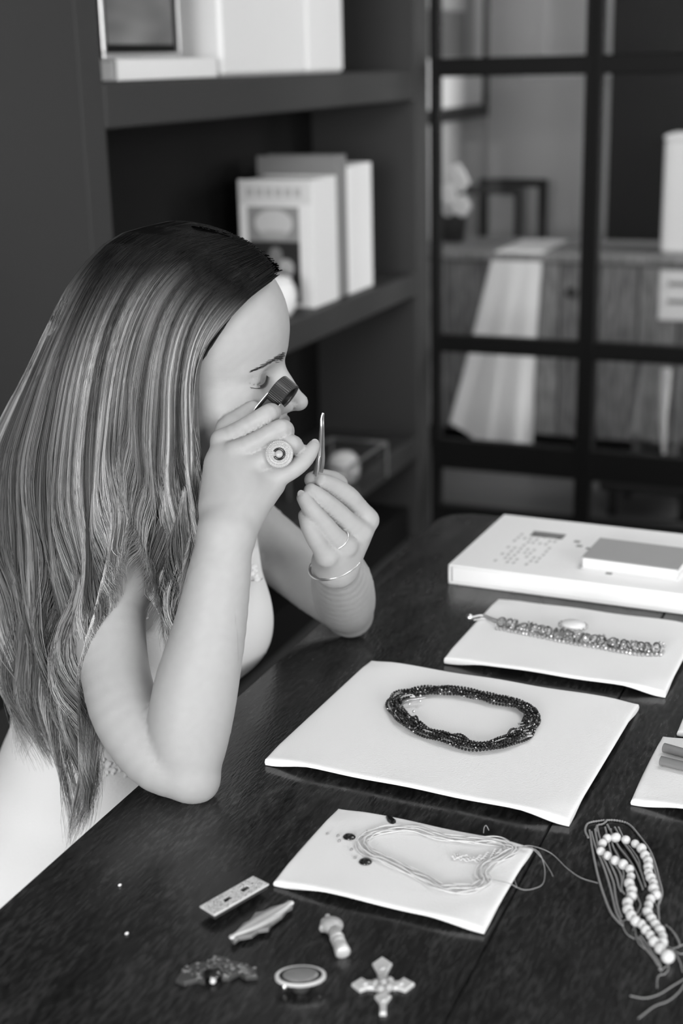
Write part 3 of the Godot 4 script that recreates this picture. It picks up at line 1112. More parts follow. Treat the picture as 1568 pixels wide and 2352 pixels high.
# offsets a loop sideways in the table plane and up, differently along the way
func strand(loop: PackedVector3Array, side: float, wob: float, ph: float, lift: float, closed := true) -> PackedVector3Array:
	var out := PackedVector3Array()
	var n := loop.size()
	for k in n:
		var d := (loop[(k + 1) % n] - loop[k - 1]) if closed else (loop[mini(k + 1, n - 1)] - loop[maxi(k - 1, 0)])
		var w := d.normalized().cross(Vector3.UP)
		var f := TAU * k / n
		out.append(loop[k] + w * (side + wob * sin(f * 5.0 + ph) + wob * 0.6 * sin(f * 11.0 + ph * 2.3)) + Vector3.UP * (lift + 0.0012 * (1.0 + sin(f * 7.0 + ph * 1.7))))
	return out


func jewellery() -> void:
	# dark bead necklace on the largest board
	var loop := curve([Vector3(-0.4779, 0.7618, -1.2442), Vector3(-0.4709, 0.7618, -1.2622), Vector3(-0.4543, 0.7618, -1.2772), Vector3(-0.4349, 0.7618, -1.2848), Vector3(-0.4081, 0.7618, -1.2857), Vector3(-0.3854, 0.7618, -1.2816), Vector3(-0.3634, 0.7618, -1.279), Vector3(-0.346, 0.7618, -1.2709), Vector3(-0.3353, 0.7618, -1.253), Vector3(-0.3334, 0.7618, -1.2278), Vector3(-0.3388, 0.7618, -1.2048), Vector3(-0.3509, 0.7618, -1.1851), Vector3(-0.3676, 0.7618, -1.1746), Vector3(-0.3884, 0.7618, -1.177), Vector3(-0.4109, 0.7618, -1.1834), Vector3(-0.4342, 0.7618, -1.191), Vector3(-0.4531, 0.7618, -1.2053), Vector3(-0.4677, 0.7618, -1.2242)], 900, true)
	var t := thing("necklace", "dark multi-strand bead necklace coiled in a ring on the largest board", "necklace", loop[0])
	var s := Shape.new()
	for k in 11:
		bead_row(s, strand(loop, (k - 5) * 0.0014, 0.0013, k * 1.9, 0.0012 + 0.0014 * (k % 3)), 0.0016, 0.0001)
	obj("bead_strands", s, M.jet_bead, t).set_meta("kind", "stuff")
	s = Shape.new()
	bead_string(s, curve([Vector3(-0.4102, 0.7628, -1.1815), Vector3(-0.4104, 0.7638, -1.1954), Vector3(-0.4026, 0.7638, -1.189), Vector3(-0.3917, 0.7648, -1.1931), Vector3(-0.3817, 0.7638, -1.1875), Vector3(-0.377, 0.7628, -1.1824)], 60), 0.0013)
	bead_string(s, curve([Vector3(-0.4378, 0.7628, -1.1922), Vector3(-0.446, 0.7648, -1.2061), Vector3(-0.4448, 0.7648, -1.2161), Vector3(-0.4379, 0.7638, -1.2041), Vector3(-0.4304, 0.7628, -1.1949)], 60), 0.0013)
	bead_string(s, curve([Vector3(-0.3443, 0.7628, -1.1944), Vector3(-0.3475, 0.7648, -1.207), Vector3(-0.3475, 0.7648, -1.2208), Vector3(-0.3426, 0.7638, -1.2248)], 60), 0.0013)
	obj("loose_loops", s, M.jet_bead, t).set_meta("kind", "stuff")
	# pale metal clasp and spacer
	s = Shape.new()
	for k in 7: s.tube(curve([Vector3(-0.4657, 0.7675, -1.2221), Vector3(-0.4633, 0.7675, -1.2417), Vector3(-0.4485, 0.7675, -1.2547)], 12), PackedFloat32Array([0.0011]), 6)
	for k in 5:
		var a := loop[0].lerp(loop[60], 0.5) + Vector3((k - 2) * 0.0016, 0.0035, (k - 2) * 0.0018)
		s.tube(PackedVector3Array([a + Vector3(-0.008, 0, 0.005), a + Vector3(0.001, 0.001, -0.001), a + Vector3(0.009, 0, -0.006)]), PackedFloat32Array([0.0009]), 6)
	for p in [Vector3(-0.4596, 0.7665, -1.2369), Vector3(-0.4517, 0.7665, -1.2475), Vector3(-0.4559, 0.7665, -1.2593), Vector3(-0.4564, 0.7665, -1.2155), Vector3(-0.4496, 0.7665, -1.2222)]: s.ball(p, Vector3.ONE * 0.0015)
	obj("clasp", s, M.bright_metal, t)
	s = Shape.new()
	for k in 6:
		var p: Vector3 = (Vector3(-0.3419, 0.767, -1.2321)).lerp(Vector3(-0.3261, 0.767, -1.2087), k / 5.0)
		s.box(p, Vector3(0.006, 0.0018, 0.0016), 0.0004, Basis(Vector3.UP, 0.7))
	s.box((Vector3(-0.3456, 0.766, -1.2299)).lerp(Vector3(-0.327, 0.766, -1.2165), 0.5), Vector3(0.0025, 0.003, 0.017), 0.0006, Basis(Vector3.UP, -0.65))
	obj("spacer_bar", s, M.bright_metal, t)

	# pale bead strands with thread ends on the small board
	var pale := curve([Vector3(-0.4092, 0.7585, -0.9827), Vector3(-0.4072, 0.7585, -0.9968), Vector3(-0.3929, 0.7585, -1.0107), Vector3(-0.3765, 0.7585, -1.0181), Vector3(-0.3567, 0.7585, -1.0156), Vector3(-0.3376, 0.7585, -1.0143), Vector3(-0.3203, 0.7585, -1.0179), Vector3(-0.3034, 0.7585, -1.0228), Vector3(-0.291, 0.7585, -1.0198), Vector3(-0.2865, 0.7585, -1.0145), Vector3(-0.2917, 0.7585, -0.9998), Vector3(-0.2996, 0.7585, -0.9866), Vector3(-0.2995, 0.7585, -0.971), Vector3(-0.294, 0.7585, -0.961), Vector3(-0.2993, 0.7585, -0.9483), Vector3(-0.3134, 0.7585, -0.9419), Vector3(-0.3247, 0.7585, -0.9408), Vector3(-0.3388, 0.7585, -0.9474), Vector3(-0.3596, 0.7585, -0.9551), Vector3(-0.3812, 0.7585, -0.9639), Vector3(-0.3985, 0.7585, -0.9701)], 700, true)
	t = thing("bead_strands", "pale translucent bead strands with loose threads on the small board", "necklace", pale[0])
	s = Shape.new()
	for k in 8: bead_string(s, strand(pale, (k - 3.5) * 0.0014, 0.0010, k * 2.3, 0.0002 * (k % 3)), 0.00062, 5)
	for k in 4: bead_string(s, strand(curve([Vector3(-0.3305, 0.7585, -0.9875), Vector3(-0.3228, 0.7585, -0.9881), Vector3(-0.3111, 0.7585, -0.9891), Vector3(-0.3023, 0.7585, -0.9993), Vector3(-0.2951, 0.7585, -1.0112)], 120), (k - 1.5) * 0.0016, 0.0007, k * 1.3, 0.0003, false), 0.00062, 5)
	obj("beads", s, M.pale_bead, t).set_meta("kind", "stuff")
	s = Shape.new()
	for p in [[Vector3(-0.2881, 0.759, -1.02), Vector3(-0.2757, 0.76, -1.0229), Vector3(-0.2652, 0.759, -1.0192), Vector3(-0.258, 0.751, -1.0107), Vector3(-0.2531, 0.751, -0.9881), Vector3(-0.2583, 0.751, -0.9775), Vector3(-0.2663, 0.751, -0.9733), Vector3(-0.2756, 0.7595, -0.9652), Vector3(-0.292, 0.7593, -0.9659)], [Vector3(-0.2864, 0.759, -1.0183), Vector3(-0.273, 0.76, -1.0216), Vector3(-0.2641, 0.751, -1.0245), Vector3(-0.2528, 0.7505, -1.009), Vector3(-0.2486, 0.7505, -1.0017)], [Vector3(-0.2864, 0.759, -1.0183), Vector3(-0.2748, 0.761, -1.0238), Vector3(-0.2598, 0.751, -1.0354), Vector3(-0.2411, 0.7505, -1.0179), Vector3(-0.2269, 0.7505, -1.0076), Vector3(-0.2119, 0.7505, -1.0045)], [Vector3(-0.3176, 0.759, -1.033), Vector3(-0.3183, 0.762, -1.0371), Vector3(-0.3177, 0.762, -1.041), Vector3(-0.3146, 0.759, -1.0391)], [Vector3(-0.2776, 0.756, -1.0129), Vector3(-0.2769, 0.751, -1.0127), Vector3(-0.2772, 0.751, -1.0035), Vector3(-0.2795, 0.753, -0.9947)], [Vector3(-0.2784, 0.754, -0.9911), Vector3(-0.2757, 0.751, -0.9839), Vector3(-0.2715, 0.7505, -0.9755), Vector3(-0.2742, 0.7505, -0.9766)]]:
		s.tube(curve(p, 40), PackedFloat32Array([0.00036]), 6)
	obj("threads", s, M.thread, t)

	# dark polished stones on the same board
	for q in [[Vector3(-0.423, 0.7582, -0.988), Vector3(0.0056, 0.0022, 0.0050), "black oval cabochon on the small board, farther of the two ovals"], [Vector3(-0.3954, 0.7582, -0.9562), Vector3(0.0055, 0.0022, 0.0052), "black oval cabochon on the small board, nearer of the two ovals"]]:
		s = Shape.new()
		s.lathe(PackedVector2Array([Vector2(0.01, 0), Vector2(0.96, 0.02), Vector2(1, 0.2), Vector2(0.9, 0.6), Vector2(0.6, 0.9), Vector2(0.25, 1.0), Vector2(0.01, 1.02)]), Transform3D(Basis.from_scale(q[1]), q[0]), 28)
		tag(obj("cabochon", s, M.jet), q[2], "gemstone", "black cabochons on the small board")
	var pear := PackedVector2Array([Vector2(-0.4058, -1.0301), Vector2(-0.4035, -1.0320), Vector2(-0.3990, -1.0303), Vector2(-0.3953, -1.0274), Vector2(-0.3942, -1.0245), Vector2(-0.3957, -1.0215), Vector2(-0.3983, -1.0217), Vector2(-0.4019, -1.0242)])
	s = Shape.new()
	s.plate(pear, 0.7582, 0.7604, 0.0012, Transform3D())
	tag(obj("pear_stone", s, M.jet), "black pear-shaped faceted stone at the small board's far edge", "gemstone")
	var chips := [[Vector3(-0.4427, 0.7586, -0.9868), "grey crystal chip farthest left on the small board"], [Vector3(-0.4329, 0.7586, -0.9866), "grey crystal chip touching the black oval's left side"], [Vector3(-0.4285, 0.7586, -0.9791), "grey crystal chip just below the black oval's left side"], [Vector3(-0.4135, 0.7586, -0.9698), "grey crystal chip midway between the two black ovals"], [Vector3(-0.4059, 0.7588, -0.9591), "clear crystal chip beside the nearer black oval"], [Vector3(-0.4122, 0.7586, -1.0021), "tiny black bead left of the pear stone, farther from it"], [Vector3(-0.4055, 0.7586, -1.0108), "tiny black bead closest to the pear stone"]]
	for k in 7:
		s = Shape.new()
		facet(s, chips[k][0], 0.0015 if k < 5 else 0.0011)
		tag(obj("crystal_chip", s, M.chip if k < 5 else M.jet), chips[k][1], "bead", "small loose beads on the small board")

	# grey beaded bracelet on the third board
	var line := curve([Vector3(-0.438, 0.7622, -1.4711), Vector3(-0.4052, 0.7622, -1.4663), Vector3(-0.3746, 0.7622, -1.4611), Vector3(-0.3449, 0.7622, -1.4568), Vector3(-0.3144, 0.7622, -1.4544), Vector3(-0.2892, 0.7622, -1.4515), Vector3(-0.265, 0.7622, -1.4516), Vector3(-0.2455, 0.7622, -1.4585)], 300)
	t = thing("bracelet", "grey metal bracelet of knotted bead rows on the third board", "bracelet", line[0])
	s = Shape.new()
	bead_row(s, line, 0.0023, 0.0002)
	for row in 3:
		var l2 := PackedVector3Array()
		for k in line.size(): l2.append(line[k] + Vector3(0.002 * sin(k * 0.3 + row), 0.0022 + 0.0014 * row + 0.002 * sin(k * 0.21 + row * 2.0), -0.006 - 0.0052 * row - 0.002 * sin(k * 0.11 + row)))
		bead_row(s, l2, 0.0019 + 0.0004 * (row % 2), 0.0008)
	obj("bead_rows", s, M.grey_bead, t).set_meta("kind", "stuff")
	s = Shape.new()
	for k in 26:
		var p := line[5 + k * 11] + Vector3(0, 0.003, -0.009)
		var ring := PackedVector3Array()
		var b := Basis.from_euler(Vector3(rng.randf_range(-0.6, 0.6), rng.randf() * 3.0, rng.randf_range(-0.7, 0.7)))
		for a in 12: ring.append(p + b * Vector3(cos(TAU * a / 12) * 0.006, sin(TAU * a / 12) * 0.005 + 0.002, 0))
		s.tube(ring, PackedFloat32Array([0.0009]), 5, true)
	obj("wire_loops", s, M.dark_metal, t)
	s = Shape.new()
	s.ball(Vector3(-0.3528, 0.772, -1.4876), Vector3(0.0145, 0.005, 0.011), Basis(), 20, 10)
	obj("centre_stone", s, M.pale_bead, t)
	s = Shape.new()
	for k in 16:
		var g := TAU * k / 16
		s.ball(Vector3(-0.3539, 0.769, -1.4923) + Vector3(cos(g) * 0.0155, 0, sin(g) * 0.0125), Vector3.ONE * 0.0022, Basis(), 8, 6)
	obj("stone_setting", s, M.grey_bead, t)
	s = Shape.new()
	s.tube(curve([Vector3(-0.4742, 0.7635, -1.49), Vector3(-0.4652, 0.7625, -1.5017), Vector3(-0.4528, 0.7625, -1.4963), Vector3(-0.4388, 0.7625, -1.4915)], 24), PackedFloat32Array([0.0016]), 6)
	s.tube(curve([Vector3(-0.47, 0.7635, -1.4827), Vector3(-0.459, 0.7625, -1.4931), Vector3(-0.4417, 0.7625, -1.4833)], 24), PackedFloat32Array([0.0010]), 6)
	s.ball(Vector3(-0.4765, 0.764, -1.4877), Vector3.ONE * 0.0042)
	obj("toggle", s, M.bright_metal, t)

	# two grey glass drops on the board at the right edge
	for q in [[Vector3(-0.201, 0.7635, -1.2348), Vector3(-0.1705, 0.7635, -1.2272), "grey glass drop farther from the viewer on the right-hand board"], [Vector3(-0.1987, 0.7635, -1.2076), Vector3(-0.1662, 0.7635, -1.2014), "grey glass drop nearer to the viewer on the right-hand board"]]:
		t = thing("glass_drop", q[2], "earring", q[0], "grey glass drops")
		s = Shape.new()
		s.tube(curve([q[0] + (q[0] - q[1]) * 0.06, q[0], q[0].lerp(q[1], 0.5), q[1], q[1] + (q[1] - q[0]) * 0.1], 20), PackedFloat32Array([0.0015, 0.0034, 0.0042, 0.0045, 0.0045, 0.0045, 0.0045, 0.0045, 0.0045, 0.0045, 0.0045, 0.0044, 0.0043, 0.0042, 0.004, 0.0037, 0.0033, 0.0028, 0.0022, 0.001]), 16)
		obj("drop", s, M.grey_glass, t)
		s = Shape.new()
		s.ball(q[0] + (q[0] - q[1]) * 0.03 + Vector3(0, 0.003, 0), Vector3.ONE * 0.0012)
		obj("pin", s, M.bright_metal, t)
	pearls()
	brooches()


func pearls() -> void:
	var a := [Vector3(-0.2189, 0.7552, -1.0674), Vector3(-0.2123, 0.7552, -1.0715), Vector3(-0.2035, 0.7552, -1.0708), Vector3(-0.1949, 0.7552, -1.0673), Vector3(-0.1885, 0.7552, -1.0618), Vector3(-0.1837, 0.7552, -1.0522), Vector3(-0.1797, 0.7552, -1.0445), Vector3(-0.1776, 0.7552, -1.0352), Vector3(-0.1758, 0.7552, -1.0269), Vector3(-0.1728, 0.7552, -1.0203), Vector3(-0.1694, 0.7552, -1.0135), Vector3(-0.1675, 0.7552, -1.005), Vector3(-0.164, 0.7552, -0.9968)]
	var b := [Vector3(-0.2207, 0.7552, -1.0587), Vector3(-0.2194, 0.7552, -1.0458), Vector3(-0.2124, 0.7552, -1.0407), Vector3(-0.205, 0.7552, -1.0355), Vector3(-0.1975, 0.7552, -1.0318), Vector3(-0.1911, 0.7552, -1.0267), Vector3(-0.1879, 0.7552, -1.016), Vector3(-0.187, 0.7552, -1.0055), Vector3(-0.1832, 0.7552, -0.9966), Vector3(-0.1814, 0.7552, -0.9877), Vector3(-0.1824, 0.7552, -0.9779), Vector3(-0.1802, 0.7552, -0.9689), Vector3(-0.1763, 0.7552, -0.9615), Vector3(-0.1716, 0.7552, -0.9553)]
	var c := [Vector3(-0.1666, 0.7552, -0.9891), Vector3(-0.1664, 0.7552, -0.9802), Vector3(-0.1655, 0.7552, -0.9704), Vector3(-0.1611, 0.7552, -0.9627), Vector3(-0.1569, 0.7552, -0.9564), Vector3(-0.1522, 0.7552, -0.9498), Vector3(-0.1486, 0.7552, -0.9428), Vector3(-0.147, 0.7552, -0.9351)]
	var d := [Vector3(-0.1665, 0.7552, -0.9528), Vector3(-0.1621, 0.7552, -0.9466), Vector3(-0.1576, 0.7552, -0.9409), Vector3(-0.1534, 0.7552, -0.9336), Vector3(-0.1475, 0.7552, -0.9266)]
	var t := thing("pearl_necklace", "white baroque pearl strand lying doubled on the fine bead strands", "necklace", a[0])
	for row in [a, b, c, d]:
		for k in row.size():
			var s := Shape.new()
			var along: Vector3 = (row[mini(k + 1, row.size() - 1)] - row[maxi(k - 1, 0)]).normalized()
			var turn := Basis(along, Vector3.UP, along.cross(Vector3.UP)).orthonormalized()
			var r := 0.0041 + rng.randf_range(-0.0005, 0.0004)
			s.ball(row[k], Vector3(r * rng.randf_range(0.92, 1.12), r, r * rng.randf_range(0.9, 1.05)), turn * Basis.from_euler(Vector3(0, rng.randf() * 0.5, rng.randf() * 0.5)), 14, 10)
			obj("pearl", s, M.pearl, t)
	var s := Shape.new()
	s.ball(Vector3(-0.1402, 0.7555, -0.9182), Vector3.ONE * 0.0053, Basis(), 18, 12)
	obj("pearl", s, M.pearl, t)
	# fine strands under and round the pearls
	t = thing("seed_bead_bundle", "loose bundle of fine grey seed bead strands under the pearls", "necklace", Vector3(-0.2073, 0.75, -1.0269))
	s = Shape.new()
	var strands := [
		[Vector3(-0.2352, 0.7512, -1.0694), Vector3(-0.2407, 0.7512, -1.0805), Vector3(-0.2417, 0.7512, -1.0918), Vector3(-0.2385, 0.7512, -1.0972), Vector3(-0.2336, 0.7512, -1.1007), Vector3(-0.2287, 0.7512, -1.1042)], [Vector3(-0.2377, 0.7512, -1.0832), Vector3(-0.226, 0.7512, -1.0473), Vector3(-0.2146, 0.7512, -1.0151), Vector3(-0.2043, 0.7512, -0.99), Vector3(-0.1931, 0.7512, -0.9665), Vector3(-0.1851, 0.7512, -0.9561), Vector3(-0.1798, 0.7512, -0.9515)],
		[Vector3(-0.2355, 0.7512, -1.0808), Vector3(-0.2259, 0.7512, -1.0568), Vector3(-0.2135, 0.7512, -1.0304), Vector3(-0.2054, 0.7512, -1.0112), Vector3(-0.1981, 0.7512, -0.9923), Vector3(-0.1891, 0.7512, -0.968), Vector3(-0.1822, 0.7512, -0.9559)], [Vector3(-0.2335, 0.7515, -1.0859), Vector3(-0.2236, 0.7515, -1.0571), Vector3(-0.2106, 0.7515, -1.031), Vector3(-0.2002, 0.7515, -1.0082), Vector3(-0.1947, 0.7515, -0.9903), Vector3(-0.1891, 0.7515, -0.9743), Vector3(-0.1834, 0.7515, -0.9616)],
		[Vector3(-0.2334, 0.7515, -1.0926), Vector3(-0.2248, 0.7515, -1.0695), Vector3(-0.2097, 0.7515, -1.0374), Vector3(-0.1999, 0.7515, -1.0171), Vector3(-0.1946, 0.7515, -1.0031), Vector3(-0.1911, 0.7515, -0.9973)], [Vector3(-0.226, 0.7515, -1.0921), Vector3(-0.219, 0.7515, -1.0717), Vector3(-0.2082, 0.7515, -1.0411), Vector3(-0.1999, 0.7515, -1.0275), Vector3(-0.1948, 0.7515, -1.0146), Vector3(-0.1916, 0.7515, -0.9999), Vector3(-0.1875, 0.7515, -0.9944)],
		[Vector3(-0.2208, 0.7515, -1.0907), Vector3(-0.2133, 0.7515, -1.0642), Vector3(-0.2025, 0.7515, -1.0432), Vector3(-0.1954, 0.7515, -1.0247), Vector3(-0.1933, 0.7515, -1.0079)], [Vector3(-0.2253, 0.752, -1.0964), Vector3(-0.2088, 0.752, -1.065), Vector3(-0.1952, 0.752, -1.0451), Vector3(-0.188, 0.752, -1.0326), Vector3(-0.1811, 0.752, -1.0175), Vector3(-0.1756, 0.752, -1.0051)],
		[Vector3(-0.2183, 0.752, -1.094), Vector3(-0.2078, 0.752, -1.075), Vector3(-0.1961, 0.752, -1.0571), Vector3(-0.1876, 0.752, -1.0418), Vector3(-0.1807, 0.752, -1.0265), Vector3(-0.1744, 0.752, -1.0099)], [Vector3(-0.2285, 0.7512, -1.1034), Vector3(-0.2227, 0.7512, -1.1065), Vector3(-0.2129, 0.7512, -1.1067), Vector3(-0.2055, 0.7512, -1.1019), Vector3(-0.1943, 0.7512, -1.0863), Vector3(-0.1828, 0.7512, -1.0682), Vector3(-0.1743, 0.7512, -1.0482), Vector3(-0.1672, 0.7512, -1.027), Vector3(-0.161, 0.7512, -1.0077), Vector3(-0.1604, 0.7512, -0.9912)],
		[Vector3(-0.2156, 0.7512, -1.0965), Vector3(-0.2045, 0.7512, -1.0744), Vector3(-0.1956, 0.7512, -1.0619), Vector3(-0.1883, 0.7512, -1.0491), Vector3(-0.1834, 0.7512, -1.0327)], [Vector3(-0.182, 0.7512, -1.0638), Vector3(-0.1752, 0.7512, -1.0449), Vector3(-0.1681, 0.7512, -1.0237), Vector3(-0.1625, 0.7512, -1.0058), Vector3(-0.1601, 0.7512, -0.9858), Vector3(-0.1563, 0.7512, -0.9696)],
		[Vector3(-0.1844, 0.7512, -1.0118), Vector3(-0.1779, 0.7512, -0.9943), Vector3(-0.1735, 0.7512, -0.9835), Vector3(-0.1736, 0.7512, -0.9698)], [Vector3(-0.1654, 0.7512, -0.9439), Vector3(-0.1577, 0.7512, -0.9329), Vector3(-0.1498, 0.7512, -0.921), Vector3(-0.1449, 0.7512, -0.9132), Vector3(-0.1434, 0.7512, -0.9054)],
		[Vector3(-0.1663, 0.7512, -0.9411), Vector3(-0.1591, 0.7512, -0.9299), Vector3(-0.1509, 0.7512, -0.9194), Vector3(-0.1451, 0.7512, -0.9107)], [Vector3(-0.1503, 0.7512, -0.964), Vector3(-0.1452, 0.7512, -0.9594), Vector3(-0.1396, 0.7512, -0.9512), Vector3(-0.1351, 0.7512, -0.9415)], [Vector3(-0.2309, 0.7515, -1.0819), Vector3(-0.2327, 0.7515, -1.0862), Vector3(-0.2323, 0.7515, -1.0931), Vector3(-0.2287, 0.7515, -1.0969), Vector3(-0.2265, 0.7515, -1.1053)]]
	for p in strands: bead_string(s, curve(p, 60), 0.0011, 6)
	obj("strands", s, M.seed_bead, t).set_meta("kind", "stuff")
	s = Shape.new()
	for p in [[Vector3(-0.1684, 0.751, -0.938), Vector3(-0.1749, 0.751, -0.942), Vector3(-0.1799, 0.751, -0.9505), Vector3(-0.1811, 0.751, -0.9593), Vector3(-0.1767, 0.751, -0.9609), Vector3(-0.1728, 0.751, -0.9558), Vector3(-0.172, 0.751, -0.9483)], [Vector3(-0.1743, 0.7515, -0.9731), Vector3(-0.1719, 0.7515, -0.9566), Vector3(-0.1691, 0.7515, -0.9447), Vector3(-0.1648, 0.7515, -0.9335), Vector3(-0.1586, 0.7515, -0.9271)], [Vector3(-0.1691, 0.754, -0.9723), Vector3(-0.1706, 0.754, -0.9651), Vector3(-0.171, 0.754, -0.9569)], [Vector3(-0.1458, 0.753, -0.9359), Vector3(-0.139, 0.753, -0.9322), Vector3(-0.1329, 0.753, -0.9284), Vector3(-0.1292, 0.753, -0.931)], [Vector3(-0.1313, 0.753, -0.9427), Vector3(-0.1362, 0.753, -0.9358), Vector3(-0.1396, 0.753, -0.932), Vector3(-0.136, 0.753, -0.9272), Vector3(-0.1311, 0.753, -0.9181), Vector3(-0.127, 0.753, -0.9066)], [Vector3(-0.1391, 0.751, -0.9181), Vector3(-0.138, 0.751, -0.9089), Vector3(-0.1395, 0.751, -0.9024), Vector3(-0.1424, 0.751, -0.9001), Vector3(-0.1432, 0.751, -0.8952), Vector3(-0.1414, 0.751, -0.8843)], [Vector3(-0.1426, 0.751, -0.9048), Vector3(-0.141, 0.751, -0.9102), Vector3(-0.1384, 0.751, -0.9148)], [Vector3(-0.1575, 0.7508, -0.8688), Vector3(-0.1472, 0.7508, -0.8699), Vector3(-0.1388, 0.7508, -0.8776), Vector3(-0.1324, 0.7508, -0.8892), Vector3(-0.1259, 0.7508, -0.9009), Vector3(-0.1225, 0.7508, -0.908)], [Vector3(-0.1469, 0.7508, -0.8459), Vector3(-0.1393, 0.7508, -0.8629), Vector3(-0.1313, 0.7508, -0.8726), Vector3(-0.1259, 0.7508, -0.8859), Vector3(-0.1237, 0.7508, -0.8994)], [Vector3(-0.1639, 0.751, -1.0056), Vector3(-0.1637, 0.751, -0.993), Vector3(-0.1583, 0.751, -0.98), Vector3(-0.1561, 0.751, -0.9687)]]:
		s.tube(curve(p, 40), PackedFloat32Array([0.00045]), 6)
	obj("threads", s, M.thread, t)


func brooches() -> void:
	var up := Transform3D()
	# rectangular filigree bar
	var q := PackedVector2Array([Vector2(-0.4924, -0.8491), Vector2(-0.4726, -0.9026), Vector2(-0.4561, -0.8969), Vector2(-0.4762, -0.8425)])
	var mid := (q[0] + q[1] + q[2] + q[3]) / 4.0
	var t := thing("brooch", "rectangular filigree bar brooch with two slots, nearest the small board", "brooch", Vector3(mid.x, 0.75, mid.y))
	var s := Shape.new()
	var ux := (q[1] - q[0]).normalized()
	var uy := (q[3] - q[0]).normalized()
	var L := q[0].distance_to(q[1])
	var W := q[0].distance_to(q[3])
	var P := func(a: float, b: float, y: float) -> Vector3:
		var w: Vector2 = q[0] + ux * a * L + uy * b * W
		return Vector3(w.x, y, w.y)
	for bar in [[0.0, 1.0, 0.0, 0.4], [0.0, 1.0, 0.62, 1.0], [0.0, 0.28, 0.38, 0.64], [0.42, 0.62, 0.38, 0.64], [0.74, 1.0, 0.38, 0.64]]:
		var poly := PackedVector2Array()
		for e in [[bar[0], bar[2]], [bar[1], bar[2]], [bar[1], bar[3]], [bar[0], bar[3]]]: poly.append(q[0] + ux * e[0] * L + uy * e[1] * W)
		s.plate(poly, 0.7550, 0.7585, 0.0005, up)
	obj("plate", s, M.dark_metal, t)
	s = Shape.new()
	for a in 30:
		for b in 8:
			if (b == 3 or b == 4) and ((a > 8 and a < 13) or (a > 18 and a < 23)): continue
			var c: Vector3 = P.call((a + 0.5) / 30.0, (b + 0.5) / 8.0, 0.7588)
			if (a + b) % 3 == 0: s.ball(c, Vector3.ONE * 0.0010, Basis(), 6, 4)
			else:
				var g := rng.randf() * TAU
				s.tube(PackedVector3Array([c + Vector3(cos(g), 0, sin(g)) * 0.0014, c + Vector3(0, 0.0005, 0), c + Vector3(cos(g + 2.2), 0, sin(g + 2.2)) * 0.0014]), PackedFloat32Array([0.0007]), 5)
	for e in [[0, 1], [1, 2], [2, 3], [3, 0]]:
		s.tube(PackedVector3Array([Vector3(q[e[0]].x, 0.7585, q[e[0]].y), Vector3(q[e[1]].x, 0.7585, q[e[1]].y)]), PackedFloat32Array([0.0009]), 5)
	obj("filigree", s, M.old_silver, t)
	s = Shape.new()
	for e in [0.15, 0.85]:
		var c: Vector3 = P.call(e, 0.5, 0.7527)
		s.box(c, Vector3(0.003, 0.0052, 0.003), 0.0006)
	s.tube(PackedVector3Array([P.call(0.12, 0.5, 0.7515), P.call(0.88, 0.5, 0.7515)]), PackedFloat32Array([0.0006]), 6)
	obj("pin", s, M.dark_metal, t)
	# pointed filigree bar
	var poly := PackedVector2Array([Vector2(-0.4551, -0.8269), Vector2(-0.4528, -0.8296), Vector2(-0.4528, -0.8370), Vector2(-0.4525, -0.8451), Vector2(-0.4497, -0.8495), Vector2(-0.4502, -0.8607), Vector2(-0.4450, -0.8655), Vector2(-0.4419, -0.8723), Vector2(-0.4346, -0.8796), Vector2(-0.4332, -0.8861), Vector2(-0.4274, -0.8823), Vector2(-0.4263, -0.8779), Vector2(-0.4287, -0.8722), Vector2(-0.4285, -0.8638), Vector2(-0.4302, -0.8581), Vector2(-0.4318, -0.8511), Vector2(-0.4310, -0.8442), Vector2(-0.4374, -0.8397), Vector2(-0.4392, -0.8320), Vector2(-0.4467, -0.8261), Vector2(-0.4480, -0.8201), Vector2(-0.4522, -0.8230)])
	mid = Vector2.ZERO
	for w in poly: mid += w / poly.size()
	t = thing("brooch", "long pointed filigree brooch with ribbed leaf pattern, beside the rectangular bar", "brooch", Vector3(mid.x, 0.75, mid.y))
	s = Shape.new()
	s.plate(poly, 0.7535, 0.7565, 0.0007, up)
	obj("plate", s, M.tarnished, t)
	s = Shape.new()
	var e0 := Vector3(-0.4518, 0.7568, -0.8241)
	var e1 := Vector3(-0.429, 0.7568, -0.8816)
	for k in 30:
		var f := (k + 0.5) / 30.0
		var c := e0.lerp(e1, f)
		var hw := 0.0011 + 0.0062 * sin(f * PI)
		for side in [-1, 1]:
			var w: Vector3 = (e1 - e0).normalized().cross(Vector3.UP) * side
			s.tube(PackedVector3Array([c, c + w * hw * 0.5 + (e1 - e0) * 0.02 + Vector3(0, 0.0008, 0), c + w * hw + (e1 - e0) * 0.045]), PackedFloat32Array([0.0007, 0.0009, 0.0004]), 5)
	s.tube(PackedVector3Array([e0, e1]), PackedFloat32Array([0.0008]), 6)
	for e in [e0, e1]: s.ball(e, Vector3(0.0026, 0.0016, 0.0026))
	obj("leaf_ribs", s, M.old_silver, t)
	s = Shape.new()
	s.tube(PackedVector3Array([e0.lerp(e1, 0.15) + Vector3(0, -0.0055, 0), e0.lerp(e1, 0.85) + Vector3(0, -0.0055, 0)]), PackedFloat32Array([0.0006]), 6)
	for e in [0.18, 0.82]: s.box(e0.lerp(e1, e) + Vector3(0, -0.0045, 0), Vector3(0.0025, 0.004, 0.0025), 0.0005)
	obj("pin", s, M.dark_metal, t)
	# carved fist charm
	var f0 := Vector3(-0.3873, 0.756, -0.8663)
	var f1 := Vector3(-0.3669, 0.754, -0.8393)
	t = thing("charm", "small grey carved charm shaped like a fist with a ringed cuff", "charm", (f0 + f1) / 2.0 * Vector3(1, 0, 1) + Vector3(0, 0.75, 0))
	s = Shape.new()
